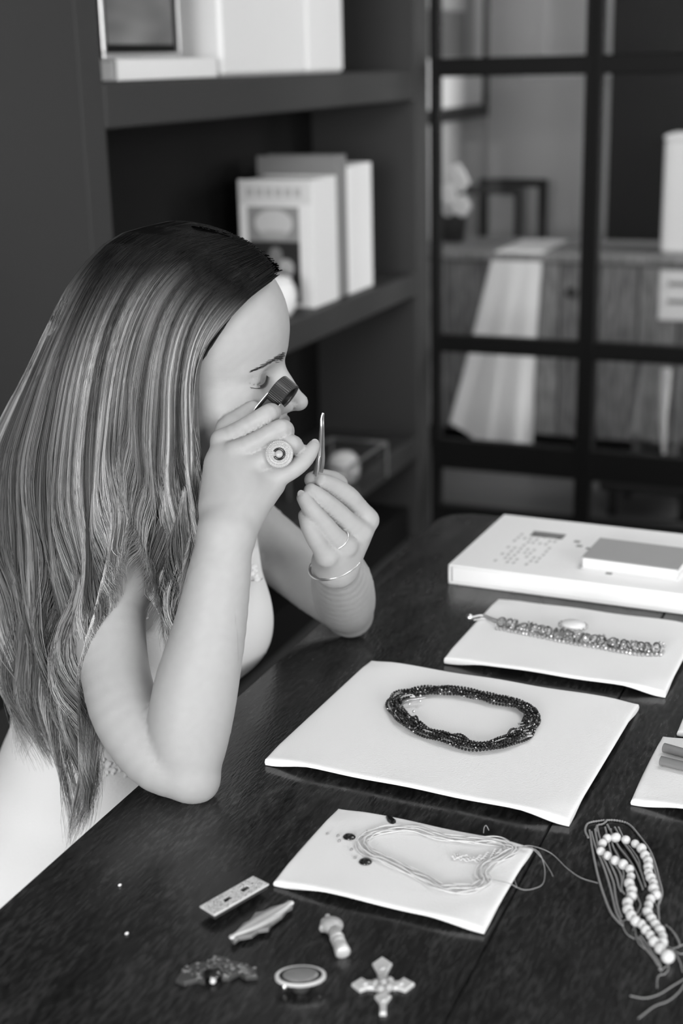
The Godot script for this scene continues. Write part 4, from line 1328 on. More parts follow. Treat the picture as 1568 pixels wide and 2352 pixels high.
	s.ball(f0, Vector3(0.0092, 0.006, 0.0085), Basis(), 16, 10)
	for k in 4: s.ball(f0 + Vector3(-0.0075 + 0.0008 * k, -0.001, -0.004 + 0.003 * k), Vector3(0.0035, 0.0036, 0.0021), Basis(Vector3.UP, 0.4), 10, 8)
	s.ball(f0 + Vector3(-0.006, 0.003, -0.0058), Vector3(0.0022, 0.0018, 0.0022))
	obj("fist", s, M.carved, t)
	s = Shape.new()
	var ax := (f1 - f0).normalized()
	var bs := Basis(ax.cross(Vector3.UP).normalized(), ax, ax.cross(Vector3.UP).cross(ax).normalized())
	var ln := f0.distance_to(f1)
	s.lathe(PackedVector2Array([Vector2(0.0052, ln * 0.25), Vector2(0.0046, ln * 0.42), Vector2(0.0056, ln * 0.45), Vector2(0.0056, ln * 0.52), Vector2(0.0044, ln * 0.55), Vector2(0.0055, ln * 0.62), Vector2(0.0055, ln * 0.68), Vector2(0.0044, ln * 0.72), Vector2(0.0056, ln * 0.8), Vector2(0.0062, ln), Vector2(0.004, ln * 1.04)]), Transform3D(bs, f0), 18)
	obj("cuff", s, M.old_silver, t)
	# winged brooch with a dark stone and a pearl
	poly = PackedVector2Array([Vector2(-0.4689, -0.7663), Vector2(-0.4702, -0.7787), Vector2(-0.4660, -0.7890), Vector2(-0.4563, -0.7945), Vector2(-0.4567, -0.8032), Vector2(-0.4444, -0.8039), Vector2(-0.4402, -0.8011), Vector2(-0.4298, -0.8024), Vector2(-0.4194, -0.7981), Vector2(-0.4147, -0.7913), Vector2(-0.4223, -0.7873), Vector2(-0.4291, -0.7901), Vector2(-0.4333, -0.7821), Vector2(-0.4378, -0.7803), Vector2(-0.4438, -0.7866), Vector2(-0.4496, -0.7844), Vector2(-0.4502, -0.7777), Vector2(-0.4475, -0.7714), Vector2(-0.4540, -0.7720), Vector2(-0.4613, -0.7650)])
	mid = Vector2.ZERO
	for w in poly: mid += w / poly.size()
	t = thing("brooch", "dark grey wing-shaped brooch with a black centre stone, nearest the left", "brooch", Vector3(mid.x, 0.75, mid.y))
	s = Shape.new()
	s.plate(poly, 0.7503, 0.7538, 0.0008, up)
	obj("plate", s, M.dark_metal, t)
	s = Shape.new()
	for k in 150:
		var p := Vector2(rng.randf_range(-0.036, 0.036), rng.randf_range(-0.014, 0.014)) + mid
		if Geometry2D.is_point_in_polygon(p, poly):
			var g := rng.randf() * TAU
			var c := Vector3(p.x, 0.7541, p.y)
			s.tube(PackedVector3Array([c + Vector3(cos(g), 0, sin(g)) * 0.0017, c + Vector3(0, 0.0006, 0), c + Vector3(cos(g + 2), 0, sin(g + 2)) * 0.0017]), PackedFloat32Array([0.0005]), 4)
	obj("filigree", s, M.tarnished, t)
	s = Shape.new()
	s.ball(Vector3(-0.4457, 0.7545, -0.7811), Vector3(0.0072, 0.0035, 0.0065), Basis(), 20, 12)
	obj("black_stone", s, M.jet, t)
	s = Shape.new()
	s.ball(Vector3(-0.4427, 0.753, -0.775), Vector3.ONE * 0.0024)
	obj("pearl", s, M.pearl, t)
	# oval locket raised on its back fitting
	var oc := Vector3(-0.3809, 0.761, -0.7939)
	t = thing("locket", "oval locket brooch with a glassy grey top and pale rim", "locket", oc * Vector3(1, 0, 1) + Vector3(0, 0.75, 0))
	var ob := Basis(Vector3.UP, 0.42) * Basis(Vector3.RIGHT, 0.12)
	s = Shape.new()
	s.lathe(PackedVector2Array([Vector2(0.6, -0.0034), Vector2(0.95, -0.003), Vector2(1.0, -0.0022), Vector2(1.0, 0.0002), Vector2(0.96, 0.0008), Vector2(0.92, 0.0002), Vector2(0.3, 0.0)]), Transform3D(ob * Basis.from_scale(Vector3(0.0185, 1, 0.0100)), oc), 36)
	obj("case", s, M.old_silver, t)
	s = Shape.new()
	s.lathe(PackedVector2Array([Vector2(0.007, -0.0108), Vector2(0.006, -0.0028)]), Transform3D(Basis(), oc), 16)
	obj("back_fitting", s, M.dark_metal, t)
	s = Shape.new()
	s.lathe(PackedVector2Array([Vector2(0.9, 0.0005), Vector2(0.6, 0.0014), Vector2(0.2, 0.0018), Vector2(0.01, 0.0019)]), Transform3D(ob * Basis.from_scale(Vector3(0.0172, 1, 0.0098)), oc), 36)
	obj("glass_top", s, M.grey_glass, t)
	s = Shape.new()
	s.ball(Vector3(-0.3679, 0.756, -0.7986), Vector3.ONE * 0.0022)
	s.ball(Vector3(-0.3901, 0.754, -0.7855), Vector3(0.0018, 0.003, 0.0018))
	obj("hinge", s, M.bright_metal, t)
	# cross
	var cc := Vector3(-0.3252, 0.753, -0.8155)
	t = thing("cross_pendant", "silver cross pendant with flared arms and a cluster of round stones", "pendant", cc * Vector3(1, 0, 1) + Vector3(0, 0.75, 0))
	for arm in [PackedVector2Array([Vector2(-0.3383, -0.8470), Vector2(-0.3284, -0.8419), Vector2(-0.3280, -0.8323), Vector2(-0.3259, -0.8225), Vector2(-0.3307, -0.8207), Vector2(-0.3360, -0.8293), Vector2(-0.3422, -0.8367)]), PackedVector2Array([Vector2(-0.3473, -0.8086), Vector2(-0.3433, -0.8179), Vector2(-0.3387, -0.8163), Vector2(-0.3332, -0.8172), Vector2(-0.3301, -0.8094), Vector2(-0.3348, -0.8082), Vector2(-0.3387, -0.8034)]), PackedVector2Array([Vector2(-0.3047, -0.8253), Vector2(-0.3144, -0.8290), Vector2(-0.3165, -0.8244), Vector2(-0.3205, -0.8212), Vector2(-0.3178, -0.8141), Vector2(-0.3141, -0.8161), Vector2(-0.3080, -0.8152)]), PackedVector2Array([Vector2(-0.3264, -0.8015), Vector2(-0.3242, -0.8058), Vector2(-0.3198, -0.8075), Vector2(-0.3153, -0.8058), Vector2(-0.3159, -0.7975), Vector2(-0.3116, -0.7862), Vector2(-0.3159, -0.7845), Vector2(-0.3203, -0.7958)])]:
		s = Shape.new()
		s.plate(arm, 0.7503, 0.7533, 0.0009, up)
		var am := Vector2.ZERO
		for w in arm: am += w / arm.size()
		s.ball(Vector3(am.x, 0.7533, am.y), Vector3(0.0022, 0.0010, 0.0022), Basis(), 8, 6)
		obj("arm", s, M.old_silver, t)
	for k in 6:
		s = Shape.new()
		var g := TAU * k / 5.0 + 0.3
		s.ball(cc + (Vector3(cos(g) * 0.0056, 0.0005, sin(g) * 0.0056) if k < 5 else Vector3(0, 0.0018, 0)), Vector3.ONE * 0.0033, Basis(), 14, 10)
		obj("round_stone", s, M.carved, t)
	s = Shape.new()
	s.lathe(PackedVector2Array([Vector2(0.002, -0.0024), Vector2(0.008, -0.0024), Vector2(0.008, -0.001), Vector2(0.002, -0.0008)]), Transform3D(Basis(), cc), 20)
	obj("centre_plate", s, M.old_silver, t)


const FINE := 0.0022
const STRANDS := 9500


# a frame with its origin at the bridge of the nose: x forward, y up, z to her right
func head_frame() -> Transform3D:
	var a := deg_to_rad(-17.0)
	return Transform3D(Basis(Vector3(cos(a), 0, sin(a)), Vector3.UP, Vector3(-sin(a), 0, cos(a))), Vector3(-0.5905, 1.1101, -1.2482))


func woman() -> void:
	var t := thing("person", "woman in a white sleeveless dress leaning on the table, holding a loupe to her eye", "person", Vector3(-0.85, 0, -1.28))
	var H := head_frame()
	var f := Field.new()
	torso(f)
	limbs(f)
	face(f, H)
	hand_r(f)
	hand_l(f)
	var skin := Shape.new()
	skin.col = Color(0.36, 0.36, 0.36)
	var tint := func(p: Vector3) -> Color:
		var q := H.affine_inverse() * p
		var v := 0.36 + 0.007 * sin(p.x * 310.0 + 3.0 * sin(p.y * 170.0)) * sin(p.y * 270.0 + p.z * 330.0)
		if q.x > -0.02 and absf(q.z) < 0.024 and q.y < -0.0545 and q.y > -0.078: v *= 0.72
		return Color(v, v, v)
	var head_box := AABB(H * Vector3(-0.09, 0.02, 0) - Vector3(0.14, 0.15, 0.14), Vector3(0.28, 0.28, 0.28))
	var hr := AABB(Vector3(-0.5775, 1.0471, -1.1522) - Vector3(0.085, 0.1, 0.085), Vector3(0.17, 0.2, 0.17))
	var hl := AABB(Vector3(-0.5382, 0.9599, -1.2417) - Vector3(0.085, 0.085, 0.085), Vector3(0.17, 0.17, 0.17))
	var fine := hr.merge(hl).merge(head_box)
	fine = hr.merge(hl)
	f.mesh_into(skin, fine.position, fine.end, FINE, [], tint)
	f.mesh_into(skin, head_box.position, head_box.end, FINE, [fine.grow(-FINE)], tint)
	f.mesh_into(skin, Vector3(-1.15, 0.40, -1.6), Vector3(-0.42, 1.12, -0.9), 0.005, [fine.grow(-0.006), head_box.grow(-0.006)], tint)
	f.mesh_into(skin, Vector3(-0.62, -0.02, -1.48), Vector3(-0.28, 0.42, -1.08), 0.010, [], tint)
	obj("body", skin, M.skin, t)
	dress(t)
	hair(t, H)
	brow_and_lashes(t, H, f)
	nails(t)
	worn_and_held(H)
	seat()


func torso(f: Field) -> void:
	var g := f.group(0.02)
	f.egg(g, Vector3(-0.80, 0.78, -1.28), Vector3(0.105, 0.16, 0.15), Basis(Vector3.BACK, -0.32), 0.04)
	f.egg(g, Vector3(-0.775, 0.865, -1.28), Vector3(0.075, 0.06, 0.155), Basis(Vector3.BACK, -0.3), 0.04)
	f.egg(g, Vector3(-0.86, 0.62, -1.28), Vector3(0.10, 0.13, 0.13), Basis(Vector3.BACK, -0.4), 0.05)
	f.egg(g, Vector3(-0.92, 0.51, -1.28), Vector3(0.13, 0.1, 0.17), Basis(), 0.05)
	for s in [-1, 1]:
		f.egg(g, Vector3(-0.735, 0.775, -1.28 + s * 0.07), Vector3(0.060, 0.066, 0.057), Basis(), 0.03)
		f.bone(g, Vector3(-0.89, 0.50, -1.28 + s * 0.09), Vector3(-0.47, 0.51, -1.28 + s * 0.10), 0.080, 0.058, 0.03)
	# shoulders and neck
	f.bone(g, Vector3(-0.7283, 0.9142, -1.1274), Vector3(-0.765, 0.91, -1.28), 0.040, 0.05, 0.04)
	f.bone(g, Vector3(-0.7515, 0.8704, -1.439), Vector3(-0.765, 0.91, -1.28), 0.040, 0.05, 0.04)
	f.bone(g, Vector3(-0.765, 0.90, -1.28), Vector3(-0.70, 1.03, -1.235), 0.056, 0.052, 0.03)


func limbs(f: Field) -> void:
	# right arm: elbow on the table, forearm upright
	var g := f.group(0.02)
	f.limb(g, [Vector3(-0.7283, 0.9142, -1.1274), Vector3(-0.7172, 0.8838, -1.0955), Vector3(-0.6938, 0.8461, -1.0617), Vector3(-0.6654, 0.8132, -1.034), Vector3(-0.6266, 0.7849, -1.0181), Vector3(-0.5922, 0.7743, -1.0155)], [0.040, 0.036, 0.0328, 0.0330, 0.0315, 0.0265], 18)
	g = f.group(0.004)
	f.limb(g, [Vector3(-0.5907, 0.7742, -1.0161), Vector3(-0.5955, 0.8068, -1.0253), Vector3(-0.5933, 0.8454, -1.0372), Vector3(-0.5842, 0.9003, -1.0532), Vector3(-0.5785, 0.9507, -1.0672), Vector3(-0.5763, 0.9862, -1.0804)], [0.0265, 0.0365, 0.0385, 0.0332, 0.0285, 0.0240], 18)
	f.egg(g, Vector3(-0.5804, 0.7632, -1.019), Vector3(0.012, 0.013, 0.014), Basis(), 0.012)
	for s in [-1, 1]:
		g = f.group(0.01)
		f.limb(g, [Vector3(-0.46, 0.505, -1.28 + s * 0.10), Vector3(-0.475, 0.32, -1.28 + s * 0.10), Vector3(-0.50, 0.085, -1.28 + s * 0.10)], [0.054, 0.05, 0.034], 8)
		f.limb(g, [Vector3(-0.51, 0.055, -1.28 + s * 0.10), Vector3(-0.44, 0.045, -1.28 + s * 0.105), Vector3(-0.33, 0.025, -1.28 + s * 0.115)], [0.045, 0.036, 0.022], 8)
	# left arm, farther away
	g = f.group(0.015)
	f.limb(g, [Vector3(-0.7515, 0.8704, -1.439), Vector3(-0.698, 0.8353, -1.4384), Vector3(-0.6411, 0.8018, -1.4285), Vector3(-0.6031, 0.7793, -1.4198)], [0.040, 0.038, 0.034, 0.027], 12)
	g = f.group(0.008)
	f.limb(g, [Vector3(-0.598, 0.7774, -1.4179), Vector3(-0.5908, 0.8091, -1.384), Vector3(-0.5711, 0.8551, -1.3284), Vector3(-0.5475, 0.8979, -1.262)], [0.0255, 0.0345, 0.0325, 0.0215], 14)


func face(f: Field, H: Transform3D) -> void:
	var B := H.basis
	var g := f.group(0.02)
	f.egg(g, H * Vector3(-0.092, 0.035, 0), Vector3(0.092, 0.09, 0.073), B, 0.02)
	f.egg(g, H * Vector3(-0.055, 0.034, 0), Vector3(0.0525, 0.060, 0.056), B, 0.025)
	f.egg(g, H * Vector3(-0.060, -0.04, 0), Vector3(0.053, 0.07, 0.054), B, 0.02)
	for s in [-1, 1]:
		f.bone(g, H * Vector3(-0.022, -0.096, s * 0.008), H * Vector3(-0.088, -0.080, s * 0.046), 0.0165, 0.0155, 0.02)
		f.egg(g, H * Vector3(-0.050, -0.036, s * 0.044), Vector3(0.026, 0.015, 0.017), B * Basis(Vector3.UP, s * 0.5), 0.02)
		f.egg(g, H * Vector3(-0.046, -0.062, s * 0.030), Vector3(0.031, 0.032, 0.026), B, 0.025)
	f.bone(g, H * Vector3(-0.10, -0.05, 0), Vector3(-0.72, 1.0, -1.245), 0.052, 0.054, 0.03)
	g = f.group(0.008)
	for s in [-1, 1]:
		f.limb(g, [H * Vector3(-0.0105, 0.013, s * 0.004), H * Vector3(-0.017, 0.0115, s * 0.024), H * Vector3(-0.036, 0.001, s * 0.045)], [0.0085, 0.0088, 0.0075], 8)
	g = f.group(0.008)
	f.bone(g, H * Vector3(-0.0125, -0.002, 0), H * Vector3(0.0118, -0.0405, 0), 0.0074, 0.0076, 0.006)
	f.egg(g, H * Vector3(-0.011, -0.030, 0), Vector3(0.014, 0.020, 0.0115), B, 0.01)
	f.egg(g, H * Vector3(0.0130, -0.0412, 0), Vector3(0.0076, 0.0072, 0.0078), B, 0.005)
	f.bone(g, H * Vector3(0.010, -0.0455, 0), H * Vector3(-0.006, -0.049, 0), 0.0032, 0.0045, 0.004)
	for s in [-1, 1]: f.egg(g, H * Vector3(-0.0005, -0.0435, s * 0.0115), Vector3(0.0088, 0.0062, 0.0052), B, 0.005)
	g = f.group(0.006)
	f.egg(g, H * Vector3(-0.016, -0.062, 0), Vector3(0.0155, 0.016, 0.023), B, 0.008)
	f.egg(g, H * Vector3(-0.0075, -0.0608, 0), Vector3(0.0100, 0.0048, 0.020), B, 0.004)
	f.egg(g, H * Vector3(-0.0095, -0.0705, 0), Vector3(0.0098, 0.0055, 0.017), B, 0.003)
	f.egg(g, H * Vector3(-0.015, -0.096, 0), Vector3(0.0145, 0.014, 0.018), B, 0.01)
	# eye hollow beside the nose, then the closed lids over the eyeball
	for s in [-1, 1]: f.egg(f.cuts, H * Vector3(-0.0085, -0.012, s * 0.026), Vector3(0.010, 0.0095, 0.0115), B, 0.012)
	for s in [-1, 1]:
		f.limb(f.cuts, [H * Vector3(-0.0165, -0.0095, s * 0.0195), H * Vector3(-0.0178, -0.0145, s * 0.0275), H * Vector3(-0.0215, -0.0160, s * 0.036), H * Vector3(-0.0300, -0.0135, s * 0.0455)], [0.0007, 0.0010, 0.0011, 0.0006], 9)
		f.limb(f.cuts, [H * Vector3(-0.0170, -0.0030, s * 0.0205), H * Vector3(-0.0180, -0.0045, s * 0.030), H * Vector3(-0.0285, -0.0065, s * 0.0445)], [0.0006, 0.0012, 0.0008], 8)
		f.egg(f.cuts, H * Vector3(0.004, -0.0485, s * 0.0062), Vector3(0.0045, 0.003, 0.0026), B, 0.002)


func hand_r(f: Field) -> void:
	# back of the hand towards the viewer; index and thumb grip the loupe, the little finger reaches out
	var g := f.group(0.006)
	var mi := Vector3(-0.6093, 1.0537, -1.1443)
	var mm := Vector3(-0.5886, 1.0473, -1.1315)
	var mr := Vector3(-0.5732, 1.0358, -1.1296)
	var mp := Vector3(-0.5614, 1.0218, -1.1333)
	f.bone(g, Vector3(-0.5803, 0.9865, -1.0822), mi, 0.0205, 0.0105, 0.012)
	f.bone(g, Vector3(-0.5764, 0.9877, -1.0797), mm, 0.0210, 0.0105, 0.012)
	f.bone(g, Vector3(-0.5742, 0.9876, -1.0807), mr, 0.0210, 0.0102, 0.012)
	f.bone(g, Vector3(-0.5738, 0.9863, -1.0849), mp, 0.0205, 0.0112, 0.012)
	f.bone(g, Vector3(-0.5936, 1.0064, -1.097), Vector3(-0.6053, 1.0345, -1.1268), 0.0140, 0.0120, 0.014)
	f.bone(g, Vector3(-0.5671, 0.9995, -1.1038), Vector3(-0.5569, 1.0177, -1.1395), 0.0145, 0.0122, 0.012)
	for q in [mi, mm, mr]: f.egg(g, q + Vector3(0.0007, 0.0006, 0.0017), Vector3(0.0088, 0.0088, 0.0088), Basis(), 0.006)
	g = f.group(0.003)
	f.limb(g, [mi, Vector3(-0.5869, 1.0671, -1.1459), Vector3(-0.5685, 1.0786, -1.1532), Vector3(-0.5697, 1.078, -1.1708), Vector3(-0.5811, 1.0662, -1.1937)], [0.0105, 0.0092, 0.0090, 0.0084, 0.0066], 14)
	g = f.group(0.003)
	f.limb(g, [mm, Vector3(-0.5681, 1.0587, -1.1374), Vector3(-0.5505, 1.0689, -1.1473), Vector3(-0.5539, 1.061, -1.1648), Vector3(-0.571, 1.0471, -1.1801)], [0.0108, 0.0094, 0.0090, 0.0084, 0.0068], 14)
	g = f.group(0.003)
	f.limb(g, [mr, Vector3(-0.5552, 1.0465, -1.1376), Vector3(-0.5407, 1.055, -1.1479), Vector3(-0.5446, 1.0454, -1.1634), Vector3(-0.5618, 1.0329, -1.1746)], [0.0104, 0.0092, 0.0088, 0.0082, 0.0066], 14)
	g = f.group(0.004)
	f.limb(g, [mp, Vector3(-0.5444, 1.0282, -1.1416), Vector3(-0.5334, 1.0357, -1.1489), Vector3(-0.5284, 1.0428, -1.1603), Vector3(-0.5269, 1.0498, -1.1702)], [0.0108, 0.0086, 0.0080, 0.0070, 0.0055], 16)
	g = f.group(0.004)
	f.limb(g, [Vector3(-0.5965, 1.0127, -1.1322), Vector3(-0.6167, 1.0545, -1.1631), Vector3(-0.6041, 1.069, -1.1746), Vector3(-0.5964, 1.0766, -1.1851)], [0.0150, 0.0110, 0.0092, 0.0074], 10)


func hand_l(f: Field) -> void:
	# fingertips meet on the tweezers, little finger side towards the viewer
	var W := Vector3(-0.5461, 0.9009, -1.2579)
	var g := f.group(0.006)
	var mi := Vector3(-0.52, 0.9433, -1.2803)
	var mm := Vector3(-0.5202, 0.9357, -1.2616)
	var mr := Vector3(-0.5273, 0.9272, -1.2397)
	var mp := Vector3(-0.5406, 0.9217, -1.2229)
	f.bone(g, W, mi, 0.0200, 0.0120, 0.012)
	f.bone(g, W, mm, 0.0200, 0.0118, 0.012)
	f.bone(g, W, mr, 0.0195, 0.0115, 0.012)
	f.bone(g, W, mp, 0.0190, 0.0120, 0.012)
	g = f.group(0.003)
	f.limb(g, [mi, Vector3(-0.5267, 0.9586, -1.2713), Vector3(-0.5324, 0.9731, -1.2601), Vector3(-0.5411, 0.987, -1.2441), Vector3(-0.5468, 0.9962, -1.23)], [0.0120, 0.0106, 0.0106, 0.0096, 0.0076], 14)
	g = f.group(0.0025)
	f.limb(g, [mm, Vector3(-0.527, 0.9503, -1.2477), Vector3(-0.5351, 0.9648, -1.2356), Vector3(-0.5431, 0.9807, -1.2205), Vector3(-0.5512, 0.9914, -1.2127)], [0.0116, 0.0100, 0.0100, 0.0088, 0.0071], 14)
	g = f.group(0.0025)
	f.limb(g, [mr, Vector3(-0.5325, 0.9412, -1.2263), Vector3(-0.5389, 0.9553, -1.2159), Vector3(-0.5472, 0.9726, -1.2057), Vector3(-0.5554, 0.9859, -1.2034)], [0.0112, 0.0096, 0.0096, 0.0084, 0.0066], 14)
	g = f.group(0.0025)
	f.limb(g, [mp, Vector3(-0.5434, 0.9336, -1.2145), Vector3(-0.5462, 0.9448, -1.208), Vector3(-0.5506, 0.9579, -1.2037), Vector3(-0.5561, 0.9671, -1.2068)], [0.0112, 0.0092, 0.0090, 0.0080, 0.0064], 12)
	g = f.group(0.004)
	f.limb(g, [Vector3(-0.5526, 0.9197, -1.2616), Vector3(-0.5474, 0.9747, -1.2725), Vector3(-0.555, 0.9914, -1.2522), Vector3(-0.5581, 0.996, -1.2319)], [0.0140, 0.0115, 0.0100, 0.0080], 10)


func dress(t: Node3D) -> void:
	var f := Field.new()
	torso(f)
	f.grow = 0.0045
	# neckline, armholes
	f.planes.append([Vector3(0.30, 0.954, 0.0).normalized(), Vector3(0.30, 0.954, 0.0).normalized().dot(Vector3(-0.70, 0.885, -1.28))])
	f.egg(f.cuts, Vector3(-0.7383, 0.903, -1.1364), Vector3.ONE * 0.075, Basis(), 0.01)
	f.egg(f.cuts, Vector3(-0.7435, 0.8628, -1.4398), Vector3.ONE * 0.075, Basis(), 0.01)
	var s := Shape.new()
	f.mesh_into(s, Vector3(-1.15, 0.40, -1.55), Vector3(-0.38, 0.95, -1.0), 0.005)
	# soft creases in the cloth
	for k in s.v.size():
		var p := s.v[k]
		var w := sin(p.y * 70.0 + p.x * 45.0 + 2.0 * sin(p.z * 23.0)) * 0.5 + sin(p.y * 31.0 - p.x * 80.0 + p.z * 40.0) * 0.5
		s.v[k] = p + s.n[k] * (0.0016 * w + 0.0035 * sin(p.x * 38.0 + p.y * 19.0 + 1.5 * sin(p.y * 14.0)))
	obj("dress", s, M.cloth, t)
	# raised lace sprigs at the side seam
	s = Shape.new()
	for q in [Vector3(-0.7508, 0.714, -1.1116), Vector3(-0.7446, 0.7096, -1.1128), Vector3(-0.7382, 0.7111, -1.1161), Vector3(-0.7462, 0.7011, -1.1092), Vector3(-0.7394, 0.7027, -1.1126), Vector3(-0.7334, 0.7051, -1.116), Vector3(-0.7517, 0.7064, -1.1086), Vector3(-0.7275, 0.6994, -1.1166)]:
		var e := land(f, q - (q - Vector3(0, 1.39, 0)).normalized() * 0.1, (q - Vector3(0, 1.39, 0)).normalized())
		for k in 5: s.ball(e + Vector3(cos(TAU * k / 5.0), sin(TAU * k / 5.0), 0.2) * 0.0036, Vector3(0.0026, 0.0026, 0.0016), Basis(), 8, 5)
	obj("lace_sprigs", s, M.cloth, t)
	# skirt hanging from the knees
	s = Shape.new()
	var q := PackedVector3Array()
	for r in 14:
		var k := r / 13.0
		for a in 40:
			var g := TAU * a / 40
			var fold := 1.0 + 0.05 * k * sin(a * 1.9)
			q.append(Vector3(-0.475 + cos(g) * lerpf(0.07, 0.09, k) * fold, lerpf(0.50, 0.16, k), -1.28 + sin(g) * lerpf(0.165, 0.20, k) * fold))
	s.sheet(q, 40, true)
	obj("skirt", s, M.cloth, t)
	# straps and the frilled edge
	for side in [[Vector3(-0.6993, 0.8666, -1.1292), Vector3(-0.7242, 0.9243, -1.1327), Vector3(-0.7662, 0.9091, -1.1494)], [Vector3(-0.6666, 0.8495, -1.3142), Vector3(-0.7115, 0.8693, -1.3873), Vector3(-0.7548, 0.8792, -1.4179)]]:
		s = Shape.new()
		s.tube(curve(side, 16), PackedFloat32Array([0.008]), 8, false, 0.35)
		obj("strap", s, M.cloth, t)
	s = Shape.new()
	for p in [Vector3(-0.668, 0.8641, -1.3129), Vector3(-0.6666, 0.8595, -1.3119), Vector3(-0.6631, 0.8508, -1.3104), Vector3(-0.6653, 0.8549, -1.3109), Vector3(-0.6664, 0.8585, -1.3059), Vector3(-0.6975, 0.8826, -1.124), Vector3(-0.7012, 0.892, -1.1257), Vector3(-0.6941, 0.8756, -1.1231)]: s.ball(p, Vector3(0.0042, 0.0034, 0.0042), Basis(), 8, 6)
	obj("frill", s, M.cloth, t)


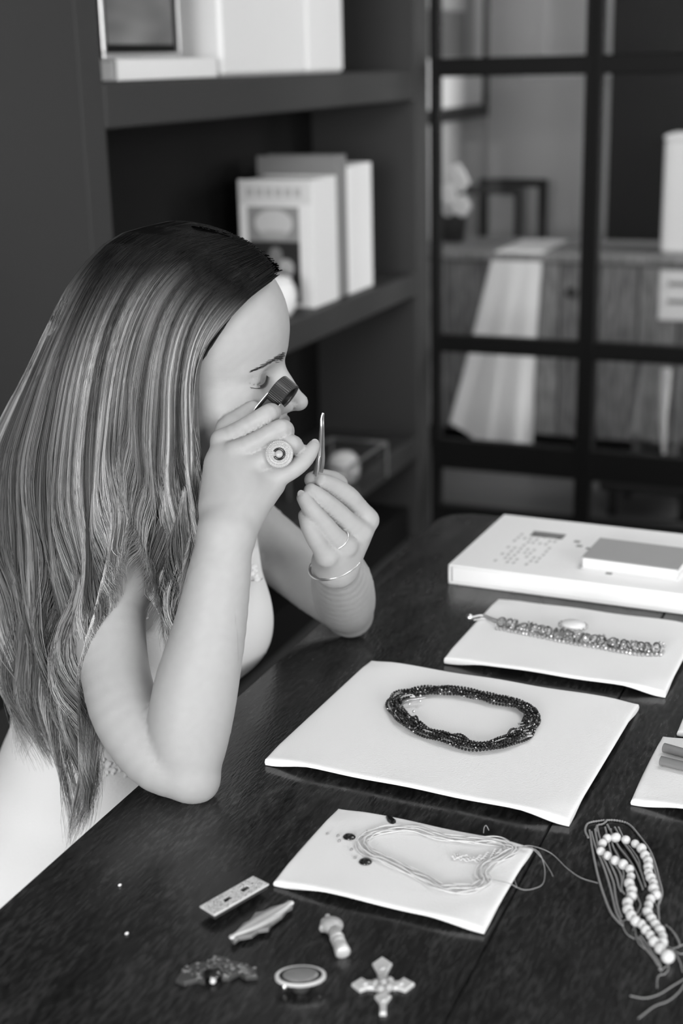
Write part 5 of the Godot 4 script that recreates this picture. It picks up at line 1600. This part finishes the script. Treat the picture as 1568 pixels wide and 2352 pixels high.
func hair_guides() -> Array:
	# rows of points from the root down, going from the brow round the right side to the back
	return [
		[Vector3(-0.5903, 1.1969, -1.2322), Vector3(-0.59, 1.1881, -1.1909), Vector3(-0.6002, 1.1733, -1.1691), Vector3(-0.6141, 1.154, -1.1529), Vector3(-0.627, 1.1345, -1.1444), Vector3(-0.6333, 1.1122, -1.1416), Vector3(-0.6316, 1.0768, -1.1336), Vector3(-0.6233, 1.0347, -1.1203), Vector3(-0.6245, 1.0009, -1.1196), Vector3(-0.6426, 0.9674, -1.1311), Vector3(-0.6494, 0.9464, -1.1324)],
		[Vector3(-0.5965, 1.2052, -1.2363), Vector3(-0.5957, 1.1961, -1.185), Vector3(-0.6091, 1.1791, -1.1607), Vector3(-0.6227, 1.1569, -1.1456), Vector3(-0.6331, 1.1289, -1.1399), Vector3(-0.6339, 1.0939, -1.1305), Vector3(-0.6256, 1.0569, -1.1145), Vector3(-0.624, 1.0155, -1.1134), Vector3(-0.6302, 0.98, -1.1157), Vector3(-0.6446, 0.9361, -1.1252), Vector3(-0.6493, 0.8978, -1.118), Vector3(-0.6496, 0.8715, -1.1042), Vector3(-0.6482, 0.8444, -1.0932)],
		[Vector3(-0.6023, 1.2113, -1.2393), Vector3(-0.6031, 1.2025, -1.1778), Vector3(-0.6202, 1.184, -1.1523), Vector3(-0.633, 1.1574, -1.1395), Vector3(-0.6426, 1.1249, -1.1368), Vector3(-0.6414, 1.0907, -1.1239), Vector3(-0.632, 1.05, -1.107), Vector3(-0.6307, 1.0127, -1.1062), Vector3(-0.6419, 0.9764, -1.1095), Vector3(-0.6632, 0.9308, -1.1211), Vector3(-0.6592, 0.8909, -1.1091), Vector3(-0.6513, 0.8604, -1.0974), Vector3(-0.6465, 0.8368, -1.0902)],
		[Vector3(-0.612, 1.2202, -1.2391), Vector3(-0.6175, 1.2133, -1.1718), Vector3(-0.6384, 1.1924, -1.1452), Vector3(-0.6535, 1.1618, -1.1319), Vector3(-0.6656, 1.1209, -1.1296), Vector3(-0.6618, 1.0836, -1.1127), Vector3(-0.6562, 1.0427, -1.0953), Vector3(-0.6587, 1.0048, -1.0949), Vector3(-0.6666, 0.9686, -1.0985), Vector3(-0.6766, 0.9265, -1.1162), Vector3(-0.6654, 0.895, -1.1079), Vector3(-0.6572, 0.8724, -1.099), Vector3(-0.6515, 0.8465, -1.0925)],
		[Vector3(-0.6251, 1.2291, -1.2382), Vector3(-0.6359, 1.2242, -1.1694), Vector3(-0.6593, 1.2019, -1.143), Vector3(-0.6788, 1.1653, -1.1284), Vector3(-0.6964, 1.1192, -1.1286), Vector3(-0.6899, 1.0833, -1.1051), Vector3(-0.6847, 1.042, -1.0886), Vector3(-0.6828, 1.0018, -1.0824), Vector3(-0.6749, 0.9744, -1.0775), Vector3(-0.6809, 0.951, -1.0749)],
		[Vector3(-0.6437, 1.2369, -1.2386), Vector3(-0.6566, 1.2339, -1.1707), Vector3(-0.6846, 1.2089, -1.144), Vector3(-0.707, 1.1679, -1.1293), Vector3(-0.7308, 1.1158, -1.1353), Vector3(-0.7199, 1.0777, -1.1018), Vector3(-0.7153, 1.0367, -1.0828), Vector3(-0.7149, 0.9973, -1.0728), Vector3(-0.713, 0.9598, -1.0698), Vector3(-0.6981, 0.9323, -1.0542), Vector3(-0.699, 0.9007, -1.0452), Vector3(-0.7104, 0.8665, -1.0388), Vector3(-0.7182, 0.8292, -1.0397), Vector3(-0.7202, 0.7887, -1.0478)],
		[Vector3(-0.6612, 1.2418, -1.2363), Vector3(-0.6777, 1.238, -1.1718), Vector3(-0.7073, 1.2117, -1.1472), Vector3(-0.7343, 1.1657, -1.1348), Vector3(-0.7503, 1.1167, -1.125), Vector3(-0.7528, 1.0736, -1.1091), Vector3(-0.7467, 1.033, -1.0864), Vector3(-0.744, 0.9891, -1.0758), Vector3(-0.7436, 0.9442, -1.0799), Vector3(-0.7372, 0.907, -1.0744), Vector3(-0.7427, 0.8698, -1.0638), Vector3(-0.7399, 0.8274, -1.0572), Vector3(-0.7298, 0.7885, -1.055), Vector3(-0.7342, 0.7429, -1.0602), Vector3(-0.7417, 0.6882, -1.061)],
		[Vector3(-0.6764, 1.2455, -1.2295), Vector3(-0.6983, 1.2388, -1.1751), Vector3(-0.7319, 1.2109, -1.1564), Vector3(-0.7653, 1.1634, -1.1526), Vector3(-0.7831, 1.1142, -1.1386), Vector3(-0.7864, 1.069, -1.1182), Vector3(-0.7914, 1.0243, -1.1042), Vector3(-0.7886, 0.9793, -1.0933), Vector3(-0.776, 0.9382, -1.0868), Vector3(-0.771, 0.8965, -1.0791), Vector3(-0.7773, 0.8539, -1.0686), Vector3(-0.7677, 0.807, -1.0623), Vector3(-0.7532, 0.7615, -1.0642), Vector3(-0.749, 0.7131, -1.0665), Vector3(-0.7557, 0.6626, -1.0576)],
		[Vector3(-0.6877, 1.2471, -1.2243), Vector3(-0.7166, 1.2376, -1.1819), Vector3(-0.7556, 1.2077, -1.1744), Vector3(-0.7849, 1.1607, -1.1635), Vector3(-0.8097, 1.1074, -1.1534), Vector3(-0.8194, 1.0628, -1.1339), Vector3(-0.8259, 1.0223, -1.1172), Vector3(-0.8275, 0.98, -1.1077), Vector3(-0.8183, 0.9372, -1.1026), Vector3(-0.8135, 0.8984, -1.097), Vector3(-0.8162, 0.8553, -1.0867), Vector3(-0.8056, 0.8075, -1.0805), Vector3(-0.7881, 0.7633, -1.0785), Vector3(-0.7812, 0.7167, -1.0768)],
		[Vector3(-0.6934, 1.2473, -1.2216), Vector3(-0.7385, 1.2352, -1.198), Vector3(-0.7702, 1.2035, -1.1776), Vector3(-0.7936, 1.1571, -1.1571), Vector3(-0.8344, 1.1005, -1.169), Vector3(-0.8519, 1.0562, -1.152), Vector3(-0.8626, 1.0149, -1.1332), Vector3(-0.8662, 0.9676, -1.1211), Vector3(-0.8577, 0.9198, -1.1139), Vector3(-0.849, 0.8758, -1.1082), Vector3(-0.8497, 0.8318, -1.0984), Vector3(-0.8348, 0.785, -1.0887), Vector3(-0.8211, 0.7401, -1.0849), Vector3(-0.8159, 0.6995, -1.0788)],
		[Vector3(-0.6972, 1.247, -1.2198), Vector3(-0.744, 1.2334, -1.1948), Vector3(-0.7793, 1.1957, -1.1713), Vector3(-0.8005, 1.1513, -1.1516), Vector3(-0.8642, 1.0873, -1.1917), Vector3(-0.8896, 1.0408, -1.1762), Vector3(-0.9016, 0.9962, -1.1557), Vector3(-0.9113, 0.9462, -1.1457), Vector3(-0.9023, 0.8986, -1.1332), Vector3(-0.8926, 0.8534, -1.1275), Vector3(-0.887, 0.8081, -1.12), Vector3(-0.8742, 0.7644, -1.1104), Vector3(-0.8614, 0.7207, -1.1008)]]


func hair(t: Node3D, H: Transform3D) -> void:
	var cap := Field.new()
	var g := cap.group(0.02)
	cap.egg(g, H * Vector3(-0.088, 0.035, 0), Vector3(0.093, 0.09, 0.073), H.basis, 0.02)
	cap.egg(g, H * Vector3(-0.05, 0.032, 0), Vector3(0.0525, 0.062, 0.060), H.basis, 0.025)
	cap.grow = 0.0045
	var n := H.basis * Vector3(0.82, -0.572, 0)
	cap.planes.append([n, n.dot(H * Vector3(-0.017, 0.088, 0))])
	var root := Shape.new()
	root.col = Color(0.010, 0.010, 0.010)
	cap.mesh_into(root, H * Vector3(-0.09, 0.03, 0) - Vector3.ONE * 0.15, H * Vector3(-0.09, 0.03, 0) + Vector3.ONE * 0.15, 0.005)
	var hr := obj("hair", root, M.hair, t)
	var rows := 30
	var guides := []
	for q in hair_guides(): guides.append(curve(q, rows))
	var nu := guides.size()
	var side_in := H.basis.z * -1.0
	var back_in := H.basis.x
	# the bulk of the hair under the outer strands, in the same colours: brown at the root, fair in the lengths
	var inner := PackedVector3Array()
	var inner_cols := PackedColorArray()
	for r in rows:
		for a in (nu - 1) * 4 + 1:
			var u := a / 4.0
			var end := 0.62 + 0.06 * sin(a * 1.3) + 0.3 * smoothstep(3.4, 2.4, u)
			var k := mini(int(u), nu - 2)
			var f := r / (rows - 1.0) * end
			var fr := f * (rows - 1)
			var r0 := mini(int(fr), rows - 2)
			var p: Vector3 = (guides[k][r0].lerp(guides[k][r0 + 1], fr - r0)).lerp(guides[k + 1][r0].lerp(guides[k + 1][r0 + 1], fr - r0), u - k)
			var dir := side_in.lerp(back_in, pow(u / (nu - 1.0), 2.0)).normalized()
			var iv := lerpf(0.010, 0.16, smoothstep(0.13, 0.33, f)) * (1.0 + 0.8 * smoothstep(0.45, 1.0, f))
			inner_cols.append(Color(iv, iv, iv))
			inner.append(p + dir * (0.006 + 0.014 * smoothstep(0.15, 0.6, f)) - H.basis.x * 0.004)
	var mass := Shape.new()
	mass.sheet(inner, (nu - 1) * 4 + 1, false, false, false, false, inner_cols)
	# strands: broad locks that share a wave, and single hairs that stray from it
	var clumps := 90
	var tone := []
	var out_by := []
	for k in clumps + 2:
		tone.append(rng.randf())
		out_by.append(rng.randf_range(-1.0, 1.0))
	var steps := 34
	var st := Shape.new()
	for s in STRANDS:
		var u0 := rng.randf()
		var depth := rng.randf() * rng.randf()
		var cf := u0 * clumps
		var ck := int(cf)
		var blend := smoothstep(0.15, 0.85, cf - ck)
		var lock: float = lerpf(tone[ck], tone[ck + 1], blend)
		var lift: float = lerpf(out_by[ck], out_by[ck + 1], blend)
		var last := rng.randf_range(0.78, 1.0) if u0 < 0.48 or u0 > 0.76 else rng.randf_range(0.86, 1.04)
		var loose := rng.randfn(0.0, 1.0)
		var stray := 3.0 if rng.randf() < 0.04 else 1.0
		var path := PackedVector3Array()
		var rad := PackedFloat32Array()
		var cols := PackedColorArray()
		var start := rng.randf_range(0.0, 0.05) if rng.randf() < 0.75 else rng.randf_range(0.0, 0.3)
		var base := lerpf(0.06, 0.44, pow(clampf(0.6 * lock + 0.4 * (0.5 + 0.5 * sin(u0 * 61.0 + 2.0 * sin(u0 * 23.0))), 0.0, 1.0), 1.5)) * rng.randf_range(0.55, 1.4)
		var w0 := 2.2 * sin(u0 * 17.0) + 1.1 * sin(u0 * 43.0 + 1.0)
		for r in steps:
			var f := lerpf(start, last, r / (steps - 1.0))
			var low := smoothstep(0.35, 0.85, f)
			var gather := 0.45 * smoothstep(0.25, 0.95, f) * sin(TAU * (cf - ck)) / clumps * -0.16
			var u := clampf(u0 + gather * 2.0 + loose * 0.006 * stray * low, 0.0, 0.9999) * (nu - 1)
			var k := int(u)
			var rr := f * (rows - 1)
			var r0 := mini(int(rr), rows - 2)
			var a: Vector3 = guides[k][r0].lerp(guides[k][r0 + 1], rr - r0)
			var b: Vector3 = guides[k + 1][r0].lerp(guides[k + 1][r0 + 1], rr - r0)
			var along: Vector3 = (b - a).normalized()
			var p := a.lerp(b, u - k)
			var dir := side_in.lerp(back_in, pow(u / (nu - 1.0), 2.0)).normalized()
			var thick := 0.004 + 0.018 * smoothstep(0.15, 0.5, f)
			p += dir * (depth * thick - 0.0035 * lift * smoothstep(0.1, 0.5, f) + low * 0.0075 * sin(f * 24.0 + w0 + lift) + loose * 0.0008 * stray * f)
			p += along * (low * 0.0095 * sin(f * 21.0 + w0 * 1.3 + 0.8 * lift) + loose * 0.0012 * stray * f)
			if loose > 0.9 and u0 < 0.5: p += H.basis.x * (0.004 * (1.0 - smoothstep(0.0, 0.18, f)) * minf(loose - 0.9, 1.0))
			path.append(p)
			rad.append(0.00033 * (1.0 if r < steps - 5 else (steps - r) / 6.0))
			var tip := smoothstep(0.13, 0.33, f)
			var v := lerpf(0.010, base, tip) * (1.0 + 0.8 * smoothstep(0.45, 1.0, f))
			for q in 3: cols.append(Color(v, v, v))
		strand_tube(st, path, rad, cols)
		# the far side of the head carries the same hair, mirrored and sparser
		if s % 6 == 0 and u0 < 0.62:
			var far := PackedVector3Array()
			for p in path:
				var q := H.affine_inverse() * p
				far.append(H * Vector3(q.x, q.y, -q.z))
			var wide := PackedFloat32Array()
			for r in rad: wide.append(r * 1.5)
			strand_tube(st, far, wide, cols)
	var mirror := PackedVector3Array()
	var mirror_cols := PackedColorArray()
	for k in inner.size():
		if k % ((nu - 1) * 4 + 1) <= 26:
			var q := H.affine_inverse() * inner[k]
			mirror.append(H * Vector3(q.x, q.y, -q.z))
			mirror_cols.append(inner_cols[k])
	mass.sheet(mirror, 27, false, false, false, false, mirror_cols)
	obj("inner_mass", mass, M.hair, hr)
	obj("strands", st, M.hair, hr).set_meta("kind", "stuff")


# three-sided thin tube with a colour at each ring
func strand_tube(st: Shape, path: PackedVector3Array, rad: PackedFloat32Array, cols: PackedColorArray) -> void:
	var b := st.v.size()
	var k := path.size()
	var u := Vector3(0.3, 0.1, 0.9)
	for a in k:
		var d := (path[mini(a + 1, k - 1)] - path[maxi(a - 1, 0)]).normalized()
		u = (u - d * u.dot(d)).normalized()
		var w := d.cross(u)
		for s in 3:
			var g := TAU * s / 3.0
			var o := u * cos(g) + w * sin(g)
			st.v.append(path[a] + o * rad[a])
			st.n.append(o)
			st.c.append(cols[a * 3 + s])
		if a < k - 1:
			for s in 3:
				var p0 := b + a * 3 + s
				var p1 := b + a * 3 + (s + 1) % 3
				st.i.append_array([p0, p1 + 3, p1, p0, p0 + 3, p1 + 3])


# the point where a line first meets a field
func land(f: Field, p: Vector3, dir: Vector3) -> Vector3:
	for k in 40:
		var d := f.value(p, f.groups, f.join, f.cuts)
		if d < 0.0001: break
		p += dir * d * 0.8
	return p


func brow_and_lashes(t: Node3D, H: Transform3D, f0: Field) -> void:
	var cols := PackedColorArray()
	for k in 24: cols.append(Color(0.05, 0.05, 0.05))
	var brow := Shape.new()
	var lash := Shape.new()
	for s in [-1, 1]:
		for k in 260:
			var f := rng.randf()
			var c := (H * Vector3(-0.0055, 0.0080, s * 0.010)).lerp(H * Vector3(-0.0105, 0.0085, s * 0.027), minf(f * 2, 1)) if f < 0.5 else (H * Vector3(-0.0105, 0.0085, s * 0.027)).lerp(H * Vector3(-0.0300, 0.0010, s * 0.0470), f * 2 - 1)
			c += H.basis * Vector3(-0.0005, rng.randfn(0, 0.0019) * (1.25 - f), 0)
			var inw := H.basis * Vector3(-0.85, 0, -0.5 * s)
			c = land(f0, c - inw * 0.02, inw)
			var d := H.basis * Vector3(-0.0035, 0.0015 * (1.0 - 1.6 * f), s * 0.005)
			strand_tube(brow, PackedVector3Array([c - d * 0.5, c + H.basis.x * 0.0004, c + d * 0.5]), PackedFloat32Array([0.00012, 0.00016, 0.00006]), cols)
		for k in 60:
			var f := k / 59.0
			var c := curve([H * Vector3(-0.0160, -0.0098, s * 0.0200), H * Vector3(-0.0168, -0.0148, s * 0.0275), H * Vector3(-0.0205, -0.0164, s * 0.036), H * Vector3(-0.0292, -0.0138, s * 0.0455)], 60)[k]
			var d := H.basis * Vector3(0.003, -0.0035, s * (f - 0.3) * 0.006)
			strand_tube(lash, PackedVector3Array([c, c + d * 0.5, c + d + H.basis.y * 0.0008]), PackedFloat32Array([0.00022, 0.00018, 0.00006]), cols)
	obj("eyebrows", brow, M.hair, t)
	obj("eyelashes", lash, M.hair, t)


func nails(t: Node3D) -> void:
	for q in [[Vector3(-0.5245, 1.0537, -1.1675), Vector3(-0.5269, 1.0498, -1.1702), 0.0052], [Vector3(-0.556, 0.991, -1.2003), Vector3(-0.5554, 0.9859, -1.2034), 0.0058]]:
		var s := Shape.new()
		var d: Vector3 = (q[0] - q[1]).normalized()
		var out := Vector3(0.37, 0.3, 0.87)
		var w := d.cross(out).normalized()
		s.ball(q[0] - d * 0.001, Vector3(0.0040, 0.0058, 0.0010), Basis(w, d, w.cross(d)), 12, 8)
		obj("fingernail", s, M.nail, t)


func worn_and_held(H: Transform3D) -> void:
	# loupe: ribbed barrel between two case plates, its axis pointing down at the tweezers
	var c := Vector3(-0.57, 1.0909, -1.1956)
	var right := Vector3(0.9219, -0.0231, -0.3867)
	var up := Vector3(-0.0964, 0.9531, -0.2869)
	var back := Vector3(0.3752, 0.3018, 0.8764)
	var ax := (right * 0.76 - up * 0.63 + back * 0.16).normalized()
	var side := (right * -0.66 - up * 0.75).normalized()
	side = (side - ax * side.dot(ax)).normalized()
	var bas := Basis(side, ax, side.cross(ax))
	var at := Transform3D(bas, c)
	var t := thing("loupe", "black ribbed jeweller's loupe with metal case plates held before her eye", "loupe", c)
	var s := Shape.new()
	var p := PackedVector3Array()
	var n := 180
	for q in [[0.0118, -0.0078], [0.0146, -0.0078], [0.0149, -0.0072], [0.0149, 0.0072], [0.0146, 0.0078], [0.0118, 0.0078], [0.0114, 0.006], [0.0114, -0.006]]:
		for k in n:
			var g := TAU * k / n
			var r: float = q[0] - (0.0005 if q[0] > 0.0148 and k % 4 < 2 else 0.0)
			p.append(at * Vector3(cos(g) * r, q[1], sin(g) * r))
	s.sheet(p, n, true, true)
	obj("barrel", s, M.black_ribbed, t)
	s = Shape.new()
	s.lathe(PackedVector2Array([Vector2(0.0005, -0.0032), Vector2(0.005, -0.0026), Vector2(0.0113, -0.001), Vector2(0.0113, 0.001), Vector2(0.005, 0.0026), Vector2(0.0005, 0.0032)]), at, 32)
	obj("lens", s, M.glass, t)
	for e in [-1, 1]:
		s = Shape.new()
		var poly := PackedVector2Array()
		for k in 13: poly.append(Vector2(0.024 + cos(-PI / 2 + PI * k / 12) * 0.0115, sin(-PI / 2 + PI * k / 12) * 0.0115))
		poly.append_array([Vector2(0.010, 0.0115), Vector2(0.0085, 0.0095), Vector2(0.0085, -0.0095), Vector2(0.010, -0.0115)])
		s.plate(poly, -0.0005, 0.0005, 0.0002, at * Transform3D(Basis(), Vector3(0, e * 0.0081, 0)))
		obj("case_plate", s, M.bright_metal, t)
	s = Shape.new()
	s.box(at * Vector3(0.022, 0, 0), Vector3(0.021, 0.0150, 0.017), 0.002, bas)
	obj("case_body", s, M.black, t)
	# tweezers
	var tip := Vector3(-0.5438, 1.0657, -1.2301)
	var low := Vector3(-0.5546, 0.9996, -1.2301)
	t = thing("tweezers", "steel tweezers held upright in her left hand, tips level with her nose", "tweezers", low)
	var blade_r := PackedFloat32Array()
	for k in 30: blade_r.append(0.0008 + 0.0022 * smoothstep(0.0, 27.0, k))
	for e in [-1, 1]:
		s = Shape.new()
		var path := [Vector3(-0.5438, 1.0657, -1.2301), Vector3(-0.545, 1.0599, -1.2287), Vector3(-0.545, 1.0501, -1.2276), Vector3(-0.5475, 1.0299, -1.2287), Vector3(-0.5497, 1.0156, -1.2286), Vector3(-0.5552, 0.9974, -1.2313), Vector3(-0.5627, 0.9729, -1.2357)] if e < 0 else [Vector3(-0.5435, 1.0651, -1.2311), Vector3(-0.5442, 1.0575, -1.2316), Vector3(-0.5448, 1.0491, -1.2319), Vector3(-0.5479, 1.0278, -1.237), Vector3(-0.5497, 1.0129, -1.239), Vector3(-0.5556, 0.9946, -1.2416), Vector3(-0.5627, 0.9717, -1.2398)]
		s.tube(curve(path, 30), blade_r, 10, false, 0.45, back)
		obj("blade", s, M.steel_bright, t)
	s = Shape.new()
	s.tube(PackedVector3Array([Vector3(-0.5485, 1.0216, -1.2283), Vector3(-0.5498, 1.0121, -1.2285), Vector3(-0.5521, 1.0026, -1.2299)]), PackedFloat32Array([0.0033, 0.0036, 0.0038]), 12, false, 0.5, right)
	obj("grip_sleeve", s, M.bright_metal, t)
	s = Shape.new()
	s.tube(PackedVector3Array([Vector3(-0.5631, 1.0008, -1.2428), Vector3(-0.5637, 0.995, -1.2406), Vector3(-0.5635, 0.9892, -1.2387)]), PackedFloat32Array([0.003, 0.0045, 0.004]), 12, false, 0.5, right)
	obj("end_grip", s, M.black, t)
	# big round ring on her right ring finger
	var rc := Vector3(-0.5438, 1.0503, -1.1295)
	var nrm := (back + right * -0.06 + up * 0.05).normalized()
	var rb := Basis(right, nrm, right.cross(nrm)).orthonormalized()
	t = thing("ring", "large round pale cocktail ring with a dark-rimmed centre stone on her right hand", "ring", rc)
	s = Shape.new()
	s.lathe(PackedVector2Array([Vector2(0.003, -0.003), Vector2(0.0095, -0.003), Vector2(0.0125, -0.0015), Vector2(0.0128, 0.0005), Vector2(0.0112, 0.0016), Vector2(0.0085, 0.0024), Vector2(0.006, 0.0028), Vector2(0.0055, 0.0012), Vector2(0.0005, 0.0010)]), Transform3D(rb, rc), 48)
	obj("setting", s, M.ring_metal, t)
	for row in [[0.0119, 44, 0.0009, 0.0006], [0.0099, 36, 0.0010, 0.0019], [0.0079, 28, 0.0009, 0.0026], [0.0064, 22, 0.0007, 0.0029]]:
		s = Shape.new()
		for k in row[1]:
			var g: float = TAU * k / row[1]
			facet(s, rc + rb * Vector3(cos(g) * row[0], row[3], sin(g) * row[0]), row[2])
		obj("stone_circle", s, M.ring_stone, t)
	s = Shape.new()
	var rim := PackedVector3Array()
	for k in 30:
		var g := 3.6 + (TAU - 1.0) * k / 29.0
		rim.append(rc + rb * Vector3(cos(g) * 0.0047, 0.0026, sin(g) * 0.0047))
	s.tube(rim, PackedFloat32Array([0.00115]), 8)
	obj("dark_rim", s, M.jet, t)
	s = Shape.new()
	s.ball(rc + rb * Vector3(0, 0.0022, 0), Vector3(0.0037, 0.0016, 0.0037), rb, 20, 10)
	obj("centre_stone", s, M.carved, t)
	s = Shape.new()
	hoop(s, Vector3(-0.5559, 1.0442, -1.1388), Vector3(-0.5407, 1.055, -1.1479) - Vector3(-0.5727, 1.0361, -1.1288), 0.0108, 0.0012)
	obj("band", s, M.ring_metal, t)
	# thin wedding band and open bangle on the left hand
	s = Shape.new()
	hoop(s, Vector3(-0.5313, 0.9365, -1.232), Vector3(-0.5389, 0.9553, -1.2159) - Vector3(-0.5273, 0.9272, -1.2397), 0.0112, 0.0010)
	tag(obj("ring", s, M.bright_metal), "thin plain metal band on her left ring finger", "ring")
	t = thing("bangle", "thin open metal bangle round her left wrist", "bracelet", Vector3(-0.5482, 0.8973, -1.2637))
	s = Shape.new()
	var wc := Vector3(-0.5475, 0.9011, -1.2608)
	var o := (right * 0.93 + up * 0.30 + back * 0.15).normalized()
	var w2 := (back * 0.86 - up * 0.50).normalized()
	w2 = (w2 - o * w2.dot(o)).normalized()
	var arc := PackedVector3Array()
	for k in 40:
		var g := 0.55 + (TAU - 0.5) * k / 39.0
		arc.append(wc + o * cos(g) * 0.0285 + w2 * sin(g) * 0.0290)
	s.tube(arc, PackedFloat32Array([0.0016]), 10)
	for e in [0, 39]: s.ball(arc[e], Vector3.ONE * 0.0021)
	obj("hoop", s, M.bright_metal, t)


func hoop(s: Shape, at: Vector3, axis: Vector3, r: float, wire: float) -> void:
	axis = axis.normalized()
	var o := axis.cross(Vector3.UP).normalized()
	var w := axis.cross(o)
	var p := PackedVector3Array()
	for k in 32: p.append(at + o * cos(TAU * k / 32) * r + w * sin(TAU * k / 32) * r)
	s.tube(p, PackedFloat32Array([wire]), 8, true)


func seat() -> void:
	var t := thing("chair", "dark wooden chair the woman sits on, mostly hidden behind her", "chair", Vector3(-0.93, 0, -1.28))
	box_obj("seat", Vector3(-0.92, 0.395, -1.28), Vector3(0.42, 0.03, 0.44), M.dark_wood, t, 0.01)
	for x in [-1.1, -0.74]:
		for z in [-1.47, -1.09]: box_obj("leg", Vector3(x, 0.19, z), Vector3(0.035, 0.38, 0.035), M.dark_wood, t, 0.004)
	for z in [-1.47, -1.09]: box_obj("back_post", Vector3(-1.115, 0.61, z), Vector3(0.03, 0.40, 0.035), M.dark_wood, t, 0.006)
	for y in [0.6, 0.74]: box_obj("back_rail", Vector3(-1.118, y, -1.28), Vector3(0.02, 0.06, 0.345), M.dark_wood, t, 0.006)
